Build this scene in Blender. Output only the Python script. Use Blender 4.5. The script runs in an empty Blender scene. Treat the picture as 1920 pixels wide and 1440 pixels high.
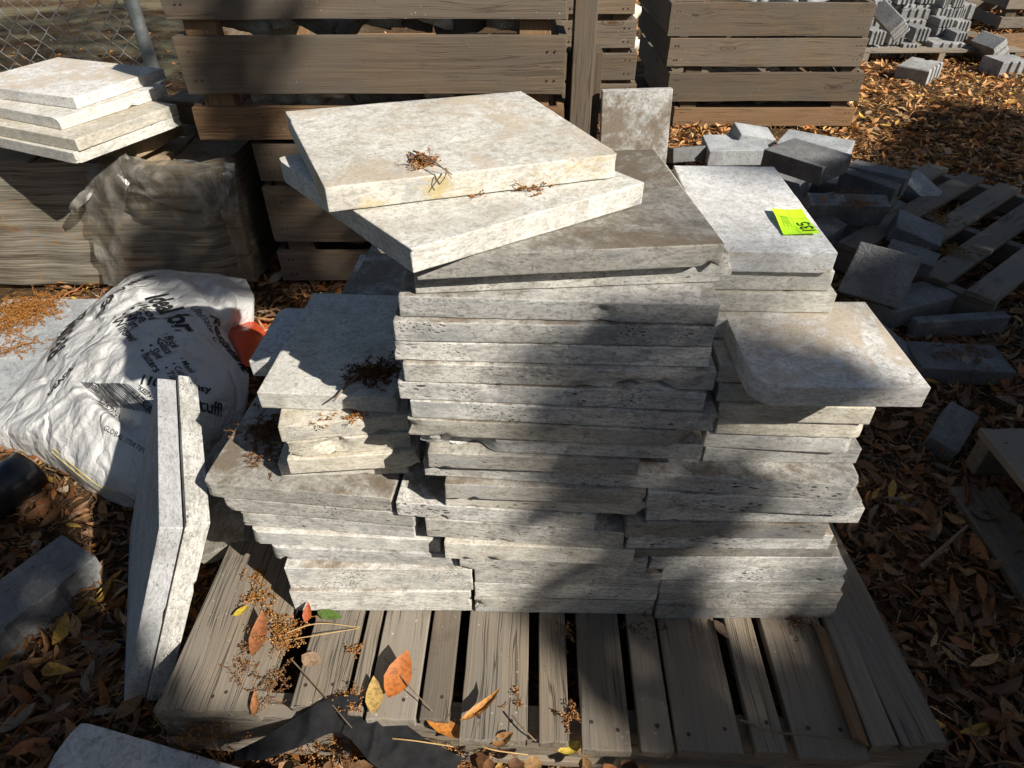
import bpy, math, random
import numpy as np
from mathutils import Vector, Matrix, Euler
from mathutils.bvhtree import BVHTree

scene = bpy.context.scene
col = scene.collection

# ------------------------------------------------------------------ camera
FPX, PITCH, CAMH = 1250.0, math.radians(38.5), 1.145
cam_data = bpy.data.cameras.new('camera')
cam_data.sensor_width = 36.0
cam_data.lens = FPX / 1920.0 * 36.0
cam_data.clip_start, cam_data.clip_end = 0.02, 500.0
cam = bpy.data.objects.new('camera', cam_data)
cam.location = (0, 0, CAMH)
cam.rotation_euler = (math.pi / 2 - PITCH, 0, 0)
col.objects.link(cam)
scene.camera = cam

# ------------------------------------------------------------------ sky, sun, exposure
SUN_EL = math.radians(37.0)
SUN_AZ = (0.79, -0.61)                      # horizontal direction towards the sun
_l = math.hypot(*SUN_AZ)
SUN = np.array([SUN_AZ[0] / _l * math.cos(SUN_EL), SUN_AZ[1] / _l * math.cos(SUN_EL), math.sin(SUN_EL)])
world = bpy.data.worlds.new('World')
scene.world = world
world.use_nodes = True
wn = world.node_tree.nodes
wn.clear()
sky = wn.new('ShaderNodeTexSky')
sky.sky_type = 'NISHITA'
sky.sun_disc = False
sky.sun_elevation = SUN_EL
sky.sun_rotation = math.atan2(SUN[0], SUN[1])
bg = wn.new('ShaderNodeBackground')
bg.inputs['Strength'].default_value = 0.05
wo = wn.new('ShaderNodeOutputWorld')
world.node_tree.links.new(sky.outputs[0], bg.inputs[0])
world.node_tree.links.new(bg.outputs[0], wo.inputs[0])
sun_data = bpy.data.lights.new('sun', 'SUN')
sun_data.energy = 5.0
sun_data.angle = math.radians(0.53)
sun_data.color = (1.0, 0.95, 0.87)
sun = bpy.data.objects.new('sun', sun_data)
sun.rotation_euler = Vector(SUN).to_track_quat('Z', 'Y').to_euler()
sun.location = tuple(SUN * 20)
col.objects.link(sun)
vs = scene.view_settings
vs.view_transform = 'Standard'
vs.look = 'None'
vs.exposure = 0.7
vs.gamma = 1.0
vs.use_curve_mapping = False
scene.cycles.adaptive_threshold = 0.02
scene.cycles.max_bounces = 8
scene.cycles.transparent_max_bounces = 6

# ------------------------------------------------------------------ helpers: reading positions
def ray(px, py):
    a = (px - 960) / FPX
    b = (720 - py) / FPX
    return np.array([a, math.cos(PITCH) + b * math.sin(PITCH), -math.sin(PITCH) + b * math.cos(PITCH)])

def U(px, py, Z):                            # point of the level plane z = Z
    r = ray(px, py)
    s = (Z - CAMH) / r[2]
    return np.array([r[0] * s, r[1] * s, Z])

def VY(px, py, Y):                           # point of the upright plane y = Y
    r = ray(px, py)
    s = Y / r[1]
    return np.array([r[0] * s, Y, CAMH + r[2] * s])

# ------------------------------------------------------------------ helpers: noise
_rng = np.random.RandomState(7)
_perm = np.concatenate([_rng.permutation(256)] * 3)
def vnoise(P, seed=0):
    P = np.asarray(P, float) + seed * 17.31
    I = np.floor(P).astype(int)
    F = P - I
    F = F * F * (3 - 2 * F)
    out = np.zeros(len(P))
    for dx in (0, 1):
        wx = F[:, 0] if dx else 1 - F[:, 0]
        for dy in (0, 1):
            wy = F[:, 1] if dy else 1 - F[:, 1]
            for dz in (0, 1):
                wz = F[:, 2] if dz else 1 - F[:, 2]
                h = _perm[(_perm[(_perm[(I[:, 0] + dx) & 255] + I[:, 1] + dy) & 255] + I[:, 2] + dz) & 255]
                out += wx * wy * wz * (h / 127.5 - 1)
    return out
def fbm(P, octv=3, seed=0):
    P = np.asarray(P, float)
    return sum(vnoise(P * 2 ** o, seed + o) / 2 ** o for o in range(octv))

# ------------------------------------------------------------------ helpers: meshes and objects
def mesh_np(name, V, Fq, mat=None, smooth=False, mats=None, mi=None, sharp=None):
    """V (n,3); Fq (m,k) array or list of index lists."""
    me = bpy.data.meshes.new(name)
    V = np.asarray(V, np.float32)
    if isinstance(Fq, np.ndarray):
        m, k = Fq.shape
        me.vertices.add(len(V)); me.vertices.foreach_set('co', V.ravel())
        me.loops.add(m * k); me.loops.foreach_set('vertex_index', Fq.astype(np.int32).ravel())
        me.polygons.add(m)
        me.polygons.foreach_set('loop_start', np.arange(0, m * k, k, dtype=np.int32))
        me.update(calc_edges=True)
    else:
        me.from_pydata([tuple(map(float, v)) for v in V], [], [list(map(int, f)) for f in Fq])
    for mm in (mats or ([mat] if mat else [])):
        me.materials.append(mm)
    if mi is not None:
        me.polygons.foreach_set('material_index', np.asarray(mi, np.int32))
    if smooth:
        me.polygons.foreach_set('use_smooth', np.ones(len(me.polygons), bool))
    me.update()
    if sharp: me.set_sharp_from_angle(angle=math.radians(sharp))
    return me

def link(name, me, parent=None, loc=None, rot=None, M=None):
    o = bpy.data.objects.new(name, me)
    col.objects.link(o)
    if parent is not None:
        o.parent = parent
    if M is not None:
        o.matrix_local = M
    else:
        if loc is not None: o.location = tuple(map(float, loc))
        if rot is not None: o.rotation_euler = rot
    return o

def tag(o, label=None, cat=None, group=None, kind=None):
    if label: o['label'] = label
    if cat: o['category'] = cat
    if group: o['group'] = group
    if kind or cat: o['kind'] = kind or 'thing'
    return o

def empty(name, loc=(0, 0, 0), rz=0.0):
    o = bpy.data.objects.new(name, None)
    o.empty_display_size = 0.05
    o.location = tuple(map(float, loc))
    o.rotation_euler = (0, 0, rz)
    col.objects.link(o)
    return o

def _axis(h, s, e):
    base = [0.0, e * 0.35, e, e * 2.2]
    base = [b for b in base if b < h * 0.9]
    n = max(1, int(round(2 * (h - base[-1]) / s)))
    inner = np.linspace(-h + base[-1], h - base[-1], n + 1)
    return np.concatenate([[-h + b for b in base[:-1]], inner, [h - b for b in base[:-1]][::-1]])

def lattice_box(xs, ys, zs):
    nx, ny, nz = len(xs), len(ys), len(zs)
    I, J, K = np.meshgrid(np.arange(nx), np.arange(ny), np.arange(nz), indexing='ij')
    surf = (I == 0) | (I == nx - 1) | (J == 0) | (J == ny - 1) | (K == 0) | (K == nz - 1)
    ids = -np.ones((nx, ny, nz), int)
    ids[surf] = np.arange(surf.sum())
    V = np.stack([xs[I[surf]], ys[J[surf]], zs[K[surf]]], 1)
    F = []
    def quad(A, flip):
        a, b, c, d = A[:-1, :-1], A[1:, :-1], A[1:, 1:], A[:-1, 1:]
        q = np.stack([a, b, c, d], -1).reshape(-1, 4)
        F.append(q[:, ::-1] if flip else q)
    quad(ids[:, :, 0], True); quad(ids[:, :, -1], False)
    quad(ids[:, 0, :], False); quad(ids[:, -1, :], True)
    quad(ids[0, :, :], True); quad(ids[-1, :, :], False)
    return V, np.concatenate(F)

def rounded(V, h, r):
    q = np.clip(V, -h + r[:, None], h - r[:, None])
    d = V - q
    L = np.linalg.norm(d, axis=1)
    k = L > 1e-9
    V = V.copy()
    V[k] = q[k] + d[k] / L[k, None] * r[k, None]
    return V

def slab_mesh(w, d, t, seed, mat, chips=3, r=0.0017, rough=0.00018, sx=0.009, sy=0.016, big=None, cuts=()):
    """A sawn stone slab: worn rounded arrises, small chips along its edges. Origin in its middle."""
    rs = np.random.RandomState(seed)
    h = np.array([w / 2, d / 2, t / 2])
    V, F = lattice_box(_axis(h[0], sx, r), _axis(h[1], sy, r), _axis(h[2], max(0.007, t / 5), r))
    rr = r * (0.8 + 0.2 * vnoise(V * 30, seed) + 0.3 * vnoise(V * 130, seed + 3)).clip(0.3, 2.0)
    V = rounded(V, h, rr)
    V0 = V.copy()
    nrm = V0 / h
    nrm = np.sign(nrm) * np.abs(nrm) ** 24
    nrm /= np.linalg.norm(nrm, axis=1)[:, None] + 1e-6
    V += nrm * (rough * (fbm(V0 * 60, 2, seed + 9) + 0.6 * vnoise(V0 * 9, seed + 5)))[:, None]
    lst = []
    for _ in range(chips):
        side = rs.rand()
        R = rs.uniform(0.0035, 0.0095)
        sz = 1 if rs.rand() < 0.55 else -1
        if side < 0.6:
            lst.append(((rs.uniform(-h[0], h[0]), -h[1], sz * h[2]), (0, 1, -sz), R))
        elif side < 0.8:
            s = rs.choice([-1, 1]); lst.append(((s * h[0], -h[1], sz * h[2] * rs.rand()), (-s, 1, -sz * 0.5), R * 1.3))
        else:
            s = rs.choice([-1, 1]); lst.append(((s * h[0], rs.uniform(-h[1], h[1]), sz * h[2]), (-s, 0, -sz), R))
    for b in (big or []):
        lst.append(b)
    for c, dr, R in lst:
        c = np.array(c); dr = np.array(dr, float); dr /= np.linalg.norm(dr)
        dist = np.linalg.norm((V0 - c) * np.array([0.75, 1, 1]), axis=1)
        Rn = R * (1 + 0.35 * vnoise(V0 * 110, seed + 21))
        k = dist < Rn
        V[k] += dr * ((Rn[k] - dist[k]) * 0.75)[:, None]
    for (cx, cy, L) in cuts:                     # broken-off plan corners
        sxn, syn = np.sign(cx), np.sign(cy)
        dd = (h[0] - sxn * V0[:, 0]) + (h[1] - syn * V0[:, 1]) * 1.3
        Ln = L * (1 + 0.25 * vnoise(V0 * 60, seed + 4))
        k = dd < Ln
        m = (Ln[k] - dd[k]) * 0.5
        V[k, 0] -= sxn * m; V[k, 1] -= syn * m * 0.77
    return mesh_np('travertine_slab', V, F, mat, smooth=True, sharp=28)

def board_mesh(l, w, t, seed, mat, r=0.0022, warp=0.0015, sx=0.07, sy=0.03, name='board', frays=0.0):
    """A sawn board, long side along local x, origin in its middle."""
    h = np.array([l / 2, w / 2, t / 2])
    V, F = lattice_box(_axis(h[0], sx, r), _axis(h[1], sy, r), _axis(h[2], max(t, .01), r))
    rr = r * (0.9 + 0.7 * vnoise(V * 22, seed)).clip(0.3, 2)
    V0 = V.copy()
    V = rounded(V, h, rr)
    V[:, 2] += warp * (vnoise(np.stack([V0[:, 0] * 2.2, V0[:, 1] * 6, 0 * V0[:, 0]], 1), seed + 1))
    V[:, 1] += warp * 0.8 * vnoise(np.stack([V0[:, 0] * 3.1, 0 * V0[:, 0], 0 * V0[:, 0]], 1), seed + 2)
    end = np.abs(np.abs(V0[:, 0]) - h[0]) < r * 1.2
    V[end, 0] -= np.sign(V0[end, 0]) * (0.003 + frays) * np.abs(vnoise(np.stack([V0[end, 0], V0[end, 1] * 70, V0[end, 2] * 30], 1), seed + 3))
    return mesh_np(name, V, F, mat, smooth=True, sharp=30)

def tube(path, radii, n=6, cap=True):
    path = np.asarray(path, float)
    m = len(path)
    radii = np.broadcast_to(np.asarray(radii, float), (m,))
    T = np.gradient(path, axis=0)
    T /= np.linalg.norm(T, axis=1)[:, None] + 1e-12
    up = np.array([0, 0, 1.0]) if abs(T[0][2]) < 0.9 else np.array([1.0, 0, 0])
    V = []
    a = np.arange(n) * 2 * math.pi / n
    for i in range(m):
        s = np.cross(T[i], up); s /= np.linalg.norm(s) + 1e-12
        u2 = np.cross(s, T[i]); up = u2
        V.append(path[i] + radii[i] * (np.cos(a)[:, None] * s + np.sin(a)[:, None] * u2))
    V = np.concatenate(V)
    F = []
    for i in range(m - 1):
        for k in range(n):
            F.append([i * n + k, i * n + (k + 1) % n, (i + 1) * n + (k + 1) % n, (i + 1) * n + k])
    F = np.array(F)
    if cap:
        F = np.concatenate([F, np.array([[0, 0, 0, 0]])[:0]])
    return V, F

class MB:
    """Collects quads of several pieces of ONE thing or part."""
    def __init__(s): s.V = []; s.F = []; s.n = 0; s.C = []
    def add(s, V, F, c=None):
        V = np.asarray(V, float); F = np.asarray(F, int)
        s.V.append(V); s.F.append(F + s.n); s.n += len(V)
        if c is not None: s.C.append(np.broadcast_to(np.asarray(c, float), (len(V), 3)))
    def mesh(s, name, mat, smooth=False):
        me = mesh_np(name, np.concatenate(s.V), np.concatenate(s.F), mat, smooth)
        if s.C:
            at = me.color_attributes.new('tint', 'FLOAT_COLOR', 'POINT')
            c = np.concatenate(s.C)
            at.data.foreach_set('color', np.concatenate([c, np.ones((len(c), 1))], 1).astype(np.float32).ravel())
        return me

def frame(A, B, C):
    """Matrix whose x runs A->B and whose y leans to C; also the two lengths."""
    A, B, C = map(np.asarray, (A, B, C))
    x = B - A; lx = np.linalg.norm(x); x = x / lx
    y = C - A; y = y - x * (y @ x); ly = np.linalg.norm(y); y = y / ly
    z = np.cross(x, y)
    return x, y, z, lx, ly

def mat4(x, y, z, o):
    return Matrix(((x[0], y[0], z[0], o[0]), (x[1], y[1], z[1], o[1]), (x[2], y[2], z[2], o[2]), (0, 0, 0, 1)))
# ------------------------------------------------------------------ materials (all procedural)
class NT:
    def __init__(s, name):
        s.m = bpy.data.materials.new(name); s.m.use_nodes = True
        s.t = s.m.node_tree; s.t.nodes.clear()
        s.out = s.t.nodes.new('ShaderNodeOutputMaterial')
    def put(s, sock, v):
        if isinstance(v, bpy.types.NodeSocket): s.t.links.new(v, sock)
        elif isinstance(v, (tuple, list)) and len(v) == 3 and sock.type == 'RGBA': sock.default_value = (*v, 1)
        else: sock.default_value = v
    def n(s, typ, ins=None, **props):
        nd = s.t.nodes.new('ShaderNode' + typ)
        for k, v in props.items(): setattr(nd, k, v)
        for k, v in (ins or {}).items(): s.put(nd.inputs[k], v)
        return nd
    def math(s, op, a, b=0.0, clamp=False):
        nd = s.n('Math', {0: a, 1: b}, operation=op); nd.use_clamp = clamp
        return nd.outputs[0]
    def mix(s, f, a, b, blend='MIX'):
        nd = s.n('Mix', None, data_type='RGBA', blend_type=blend)
        s.put(nd.inputs[0], f); s.put(nd.inputs[6], a); s.put(nd.inputs[7], b)
        return nd.outputs[2]
    def ramp(s, f, stops, interp='LINEAR'):
        nd = s.n('ValToRGB', {0: f}); cr = nd.color_ramp; cr.interpolation = interp
        while len(cr.elements) < len(stops): cr.elements.new(0.5)
        for e, (p, c) in zip(cr.elements, stops):
            e.position = p; e.color = (*c, 1) if isinstance(c, (tuple, list)) else (c, c, c, 1)
        return nd.outputs[0]
    def step(s, f, lo, hi, a=0.0, b=1.0):
        nd = s.n('MapRange', {0: f, 1: lo, 2: hi, 3: a, 4: b}); nd.interpolation_type = 'SMOOTHSTEP'
        return nd.outputs[0]
    def noise(s, vec, scale, detail=4, rough=0.55, dist=0.0, color=False):
        nd = s.n('TexNoise', {'Vector': vec, 'Scale': scale, 'Detail': detail, 'Roughness': rough, 'Distortion': dist})
        return nd.outputs[1 if color else 0]
    def vor(s, vec, scale, rnd=1.0, feature='F1'):
        nd = s.n('TexVoronoi', {'Vector': vec, 'Scale': scale, 'Randomness': rnd}, feature=feature)
        return nd.outputs['Distance']
    def coords(s, scale=(1, 1, 1)):
        tc = s.n('TexCoord'); oi = s.n('ObjectInfo')
        r = oi.outputs['Random']
        off = s.n('CombineXYZ', {0: s.math('MULTIPLY', r, 37.0), 1: s.math('MULTIPLY', r, 91.0), 2: s.math('MULTIPLY', r, 53.0)})
        v = s.n('VectorMath', {0: tc.outputs['Object'], 1: off.outputs[0]}, operation='ADD').outputs[0]
        return v, tc, r
    def scale(s, v, sc):
        return s.n('VectorMath', {0: v, 1: sc}, operation='MULTIPLY').outputs[0]
    def sep(s, v): return s.n('SeparateXYZ', {0: v}).outputs
    def bump(s, h, strength=0.4, dist=0.002, normal=None):
        ins = {'Height': h, 'Strength': strength, 'Distance': dist}
        if normal is not None: ins['Normal'] = normal
        return s.n('Bump', ins).outputs[0]
    def finish(s, color, rough=0.8, normal=None, spec=0.3, **kw):
        b = s.n('BsdfPrincipled', {'Base Color': color, 'Roughness': rough, 'Specular IOR Level': spec})
        if normal is not None: s.put(b.inputs['Normal'], normal)
        for k, v in kw.items(): s.put(b.inputs[k], v)
        s.t.links.new(b.outputs[0], s.out.inputs[0])
        s.b = b
        return s.m

def travertine(name, light, mid, dark, stain=(0.13, 0.095, 0.06), stain_amt=0.6, pit=0.5, yellow=0.0, streak=0.6, val=0.32, edge=(0.44, 0.60), sscale=4.5):
    s = NT(name)
    v, tc, rnd = s.coords()
    nz = s.math('ABSOLUTE', s.sep(tc.outputs['Normal'])[2])
    up = s.step(s.sep(tc.outputs['Normal'])[2], 0.6, 0.95)
    side = s.step(nz, 0.75, 0.25)
    warp = s.noise(v, 22, 3, color=True)
    vw = s.n('VectorMath', {0: v, 1: s.n('VectorMath', {0: warp, 1: (0.03, 0.03, 0.012)}, operation='MULTIPLY').outputs[0]}, operation='ADD').outputs[0]
    c = s.mix(s.step(s.noise(vw, 9, 8, 0.65), 0.36, 0.66), light, mid)
    lay = s.noise(s.scale(vw, (1.6, 1.6, 13.0)), 7, 7, 0.62, 0.6)
    c = s.mix(s.math('MULTIPLY', s.step(lay, 0.47, 0.72), s.math('MULTIPLY', side, streak)), c, dark)
    lay2 = s.noise(s.scale(vw, (4, 4, 22.0)), 9, 5, 0.6, 0.3)
    c = s.mix(s.math('MULTIPLY', s.step(lay2, 0.55, 0.75), s.math('MULTIPLY', side, 0.55)), c, light)
    blot = s.noise(vw, 38, 6, 0.7)
    c = s.mix(s.math('MULTIPLY', s.step(blot, 0.52, 0.68), 0.6), c, dark)
    # short dark flecks
    fl = s.noise(s.scale(vw, (0.8, 1.6, 1.9)), 150, 5, 0.78, 0.4)
    c = s.mix(s.math('MULTIPLY', s.step(fl, 0.60, 0.70), 0.75), c, (dark[0] * 0.35, dark[1] * 0.33, dark[2] * 0.30))
    md = s.noise(s.scale(vw, (0.7, 0.8, 2.6)), 75, 5, 0.7, 0.5)
    c = s.mix(s.math('MULTIPLY', s.step(md, 0.49, 0.64), 0.55), c, (dark[0] * 0.9, dark[1] * 0.88, dark[2] * 0.84))
    c = s.mix(s.math('MULTIPLY', s.step(md, 0.45, 0.30), 0.6), c, tuple(min(0.85, x * 1.2) for x in light))
    gr = s.noise(s.scale(vw, (0.8, 0.8, 1.6)), 210, 4, 0.72, 0.2)
    c = s.mix(s.math('MULTIPLY', s.step(gr, 0.50, 0.66), 0.62), c, (dark[0] * 0.75, dark[1] * 0.73, dark[2] * 0.68))
    c = s.mix(s.math('MULTIPLY', s.step(gr, 0.46, 0.32), 0.45), c, tuple(min(0.85, x * 1.18) for x in light))
    # dirt lying on the upper faces
    st = s.noise(v, sscale, 9, 0.72, 0.7)
    st2 = s.noise(v, 26, 5, 0.7)
    sf = s.math('MULTIPLY', s.step(s.math('ADD', st, s.math('MULTIPLY', s.math('SUBTRACT', st2, 0.5), 0.35)), edge[0], edge[1]), s.math('MULTIPLY', up, stain_amt))
    c = s.mix(sf, c, s.mix(st2, stain, (stain[0] * 1.7, stain[1] * 1.65, stain[2] * 1.6)))
    # stains running over the sides
    ss = s.noise(s.scale(v, (1, 1, 0.5)), 11, 6, 0.7)
    c = s.mix(s.math('MULTIPLY', s.step(ss, 0.54, 0.72), s.math('MULTIPLY', side, 0.32)), c, (0.25, 0.225, 0.175))
    bl = s.noise(s.scale(v, (1, 1, 1.6)), 13, 5, 0.65, 0.3)
    c = s.mix(s.math('MULTIPLY', s.step(bl, 0.52, 0.70), s.math('MULTIPLY', side, 0.6)), c, (0.28, 0.295, 0.305))
    if yellow:
        yl = s.noise(v, 16, 7, 0.72)
        c = s.mix(s.math('MULTIPLY', s.step(yl, 0.46, 0.66), s.math('MULTIPLY', side, yellow)), c, (0.42, 0.32, 0.12))
    # open pores of the stone, packed with dirt
    pv = s.scale(vw, (0.62, 0.8, 1.15))
    msk = s.step(s.noise(v, 14, 3, 0.6), 0.50, 0.66)
    p1 = s.math('MULTIPLY', s.step(s.vor(pv, 250), 0.36, 0.20), msk)
    p2 = s.math('MULTIPLY', s.step(s.vor(s.scale(vw, (0.40, 0.7, 1.1)), 120), 0.27, 0.14), s.step(s.noise(v, 8, 2), 0.53, 0.62))
    pits = s.math('MAXIMUM', p1, p2)
    pf = s.math('MULTIPLY', s.math('MULTIPLY', pits, pit), s.math('MULTIPLY', s.step(nz, 0.95, 0.6, 0.25, 1.0), s.step(s.math('FRACT', s.math('MULTIPLY', rnd, 13.7)), 0.05, 0.65, 0.2, 1.0)))
    c = s.mix(pf, c, (0.035, 0.028, 0.02))
    # each slab a little lighter or darker
    k = s.n('MapRange', {0: rnd, 1: 0.0, 2: 1.0, 3: 1 - val, 4: 1 + val * 0.45}).outputs[0]
    c = s.n('HueSaturation', {'Value': k, 'Color': c}).outputs[0]
    wf = s.math('FRACT', s.math('MULTIPLY', rnd, 7.31))
    c = s.mix(s.math('MULTIPLY', wf, 0.6), c, s.mix(1.0, c, (1.0, 0.96, 0.88), 'MULTIPLY'))
    grit = s.noise(v, 330, 3, 0.75)
    c = s.mix(s.math('MULTIPLY', s.step(grit, 0.60, 0.68), s.math('MULTIPLY', up, 0.75)), c, (0.10, 0.075, 0.05))
    fine = s.noise(v, 420, 3, 0.7)
    h = s.math('ADD', s.math('MULTIPLY', fine, 0.35), s.math('ADD', s.math('MULTIPLY', blot, 0.5), s.math('MULTIPLY', pf, -2.2)))
    h = s.math('ADD', h, s.math('MULTIPLY', fl, -0.5))
    return s.finish(c, 0.78, s.bump(h, 0.42, 0.0014), 0.25)

def wood(name, a, b, crack=0.6, knot=0.6, grey=(0.2, 0.19, 0.18), grey_amt=0.5, ring=62.0, rings=0.7):
    s = NT(name)
    v, tc, rnd = s.coords()
    low = s.noise(s.scale(v, (1.2, 4, 4)), 1.6, 3)
    kd = s.vor(s.scale(v, (0.95, 3.4, 1.0)), 2.2)
    kn = s.step(kd, 0.085, 0.03)
    bend = s.math('MULTIPLY', s.step(kd, 0.30, 0.0), 0.022)
    off = s.n('CombineXYZ', {0: 0.0, 1: s.math('ADD', s.math('MULTIPLY', low, 0.035), bend), 2: 0.0}).outputs[0]
    vv = s.n('VectorMath', {0: v, 1: off}, operation='ADD').outputs[0]
    g = s.noise(s.scale(vv, (2.4, 110, 110)), 2.2, 6, 0.68)
    rg = s.noise(s.scale(vv, (0.35, ring, ring)), 2.4, 2, 0.5)
    c = s.mix(s.step(g, 0.3, 0.7), a, b)
    dk = tuple(x * 0.42 for x in a)
    c = s.mix(s.math('MULTIPLY', s.step(rg, 0.50, 0.66), rings * 0.30), c, dk)
    patch = s.noise(s.scale(v, (1.5, 4, 4)), 2.4, 6, 0.6)
    c = s.mix(s.math('MULTIPLY', s.step(patch, 0.38, 0.62), grey_amt), c, grey)
    c = s.mix(s.math('MULTIPLY', kn, knot), c, (0.075, 0.036, 0.018))
    ringk = s.math('MULTIPLY', s.step(s.math('ABSOLUTE', s.math('SUBTRACT', kd, 0.095)), 0.016, 0.0), knot)
    c = s.mix(s.math('MULTIPLY', ringk, 0.7), c, (0.03, 0.02, 0.014))
    cr = s.noise(s.scale(vv, (0.9, 42, 42)), 1.5, 3, 0.6)
    crf = s.math('MULTIPLY', s.step(s.math('ABSOLUTE', s.math('SUBTRACT', cr, 0.5)), 0.020, 0.004), s.step(s.noise(v, 3.0, 2), 0.44, 0.56))
    crf = s.math('MULTIPLY', crf, crack)
    c = s.mix(crf, c, (0.016, 0.013, 0.010))
    spk = s.noise(v, 90, 3, 0.7)
    c = s.mix(s.math('MULTIPLY', s.step(spk, 0.62, 0.74), 0.5), c, dk)
    mud = s.noise(v, 6.5, 6, 0.7)
    c = s.mix(s.math('MULTIPLY', s.step(mud, 0.58, 0.74), 0.55), c, (0.06, 0.047, 0.034))
    wh = s.vor(v, 60)
    c = s.mix(s.math('MULTIPLY', s.step(wh, 0.13, 0.07), s.step(s.noise(v, 4, 2), 0.5, 0.6, 0, 0.8)), c, (0.38, 0.36, 0.32))
    k = s.n('MapRange', {0: rnd, 1: 0.0, 2: 1.0, 3: 0.62, 4: 1.22}).outputs[0]
    c = s.n('HueSaturation', {'Value': k, 'Color': c}).outputs[0]
    h = s.math('ADD', s.math('MULTIPLY', g, 0.8), s.math('ADD', s.math('MULTIPLY', rg, -0.6), s.math('MULTIPLY', crf, -3.0)))
    return s.finish(c, 0.85, s.bump(h, 0.5, 0.0018), 0.2)

def concrete(name, a, b, spot=0.6, grain=150, val=0.2, dust=0.0):
    s = NT(name)
    v, tc, rnd = s.coords()
    up = s.step(s.sep(tc.outputs['Normal'])[2], 0.5, 0.9)
    c = s.mix(s.step(s.noise(v, 8, 7, 0.65), 0.35, 0.66), a, b)
    sp = s.noise(v, grain, 3, 0.7)
    c = s.mix(s.math('MULTIPLY', s.step(sp, 0.56, 0.70), spot), c, tuple(x * 0.35 for x in a))
    c = s.mix(s.math('MULTIPLY', s.step(sp, 0.42, 0.30), spot * 0.6), c, tuple(min(1, x * 1.9) for x in b))
    big = s.noise(v, 45, 5, 0.7)
    c = s.mix(s.math('MULTIPLY', s.step(big, 0.5, 0.7), 0.5), c, tuple(x * 0.55 for x in a))
    st = s.noise(v, 5.5, 8, 0.7, 0.4)
    c = s.mix(s.math('MULTIPLY', s.step(st, 0.5, 0.68), s.math('MULTIPLY', up, dust)), c, (0.12, 0.085, 0.05))
    ef = s.noise(s.scale(v, (1, 1, 0.35)), 20, 5, 0.7)
    c = s.mix(s.math('MULTIPLY', s.step(ef, 0.60, 0.74), 0.4), c, tuple(min(1, x * 1.8) for x in b))
    k = s.n('MapRange', {0: rnd, 1: 0.0, 2: 1.0, 3: 1 - val, 4: 1 + val}).outputs[0]
    c = s.n('HueSaturation', {'Value': k, 'Color': c}).outputs[0]
    h = s.math('ADD', sp, s.math('MULTIPLY', s.noise(v, 55, 4), 0.8))
    return s.finish(c, 0.9, s.bump(h, 0.8, 0.003), 0.15)

def plain(name, c, rough=0.6, spec=0.4, var=0.2, nscale=30, bumpd=0.001, **kw):
    s = NT(name)
    v, tc, rnd = s.coords()
    n = s.noise(v, nscale, 5, 0.65)
    cc = s.mix(s.math('MULTIPLY', s.step(n, 0.4, 0.65), var), c, tuple(x * 0.5 for x in c))
    return s.finish(cc, rough, s.bump(n, 0.4, bumpd), spec, **kw)

def tinted(name, rough=0.6, spec=0.35, trans=0.0):
    s = NT(name)
    tc = s.n('TexCoord')
    at = s.n('Attribute', attribute_name='tint')
    n = s.noise(tc.outputs['Object'], 160, 4, 0.65)
    c = s.mix(s.step(n, 0.42, 0.68, 0.0, 0.5), at.outputs['Color'], (0.035, 0.02, 0.01))
    m = s.finish(c, rough, s.bump(n, 0.3, 0.0008), spec)
    if trans:
        tr = s.n('BsdfTranslucent', {'Color': c})
        mx = s.n('MixShader', {0: trans, 1: s.b.outputs[0], 2: tr.outputs[0]})
        s.t.links.new(mx.outputs[0], s.out.inputs[0])
    return m

M = {}
M['trav'] = travertine('travertine_grey', (0.64, 0.625, 0.585), (0.44, 0.425, 0.39), (0.22, 0.215, 0.208), pit=0.9, stain_amt=0.8)
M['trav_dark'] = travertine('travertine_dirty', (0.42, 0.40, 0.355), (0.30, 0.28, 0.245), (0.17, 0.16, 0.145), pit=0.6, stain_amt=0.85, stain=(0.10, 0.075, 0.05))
M['trav_white'] = travertine('travertine_white', (0.62, 0.605, 0.56), (0.49, 0.475, 0.43), (0.34, 0.33, 0.30), pit=0.35, stain_amt=0.35, streak=0.25, stain=(0.30, 0.26, 0.20), val=0.1)
M['trav_yellow'] = travertine('travertine_lichen', (0.60, 0.58, 0.53), (0.47, 0.45, 0.40), (0.32, 0.30, 0.27), pit=0.3, stain_amt=0.7, streak=0.25, yellow=0.9, stain=(0.30, 0.25, 0.185), val=0.08, sscale=7.0, edge=(0.47, 0.62))
M['trav_cream'] = travertine('travertine_cream', (0.62, 0.59, 0.515), (0.51, 0.475, 0.395), (0.34, 0.31, 0.255), pit=0.55, stain_amt=0.5, streak=0.4, stain=(0.25, 0.2, 0.13), val=0.14)
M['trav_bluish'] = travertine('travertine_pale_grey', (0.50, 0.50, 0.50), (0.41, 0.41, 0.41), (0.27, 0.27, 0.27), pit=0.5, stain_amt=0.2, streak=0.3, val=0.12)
M['trav_fleck'] = travertine('travertine_flecked', (0.66, 0.655, 0.64), (0.55, 0.545, 0.525), (0.40, 0.395, 0.38), pit=0.5, stain_amt=0.3, streak=0.25, stain=(0.33, 0.30, 0.25), val=0.05, yellow=0.5, sscale=8.0, edge=(0.52, 0.66))
M['trav_blotch'] = travertine('travertine_blotched', (0.66, 0.645, 0.615), (0.53, 0.505, 0.465), (0.36, 0.335, 0.30), pit=0.4, stain_amt=0.7, streak=0.3, stain=(0.34, 0.285, 0.215), val=0.05, edge=(0.45, 0.54), sscale=9.0)
M['wood_pallet'] = wood('weathered_pallet_wood', (0.178, 0.14, 0.10), (0.265, 0.215, 0.155), grey=(0.175, 0.156, 0.13), grey_amt=0.7)
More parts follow.
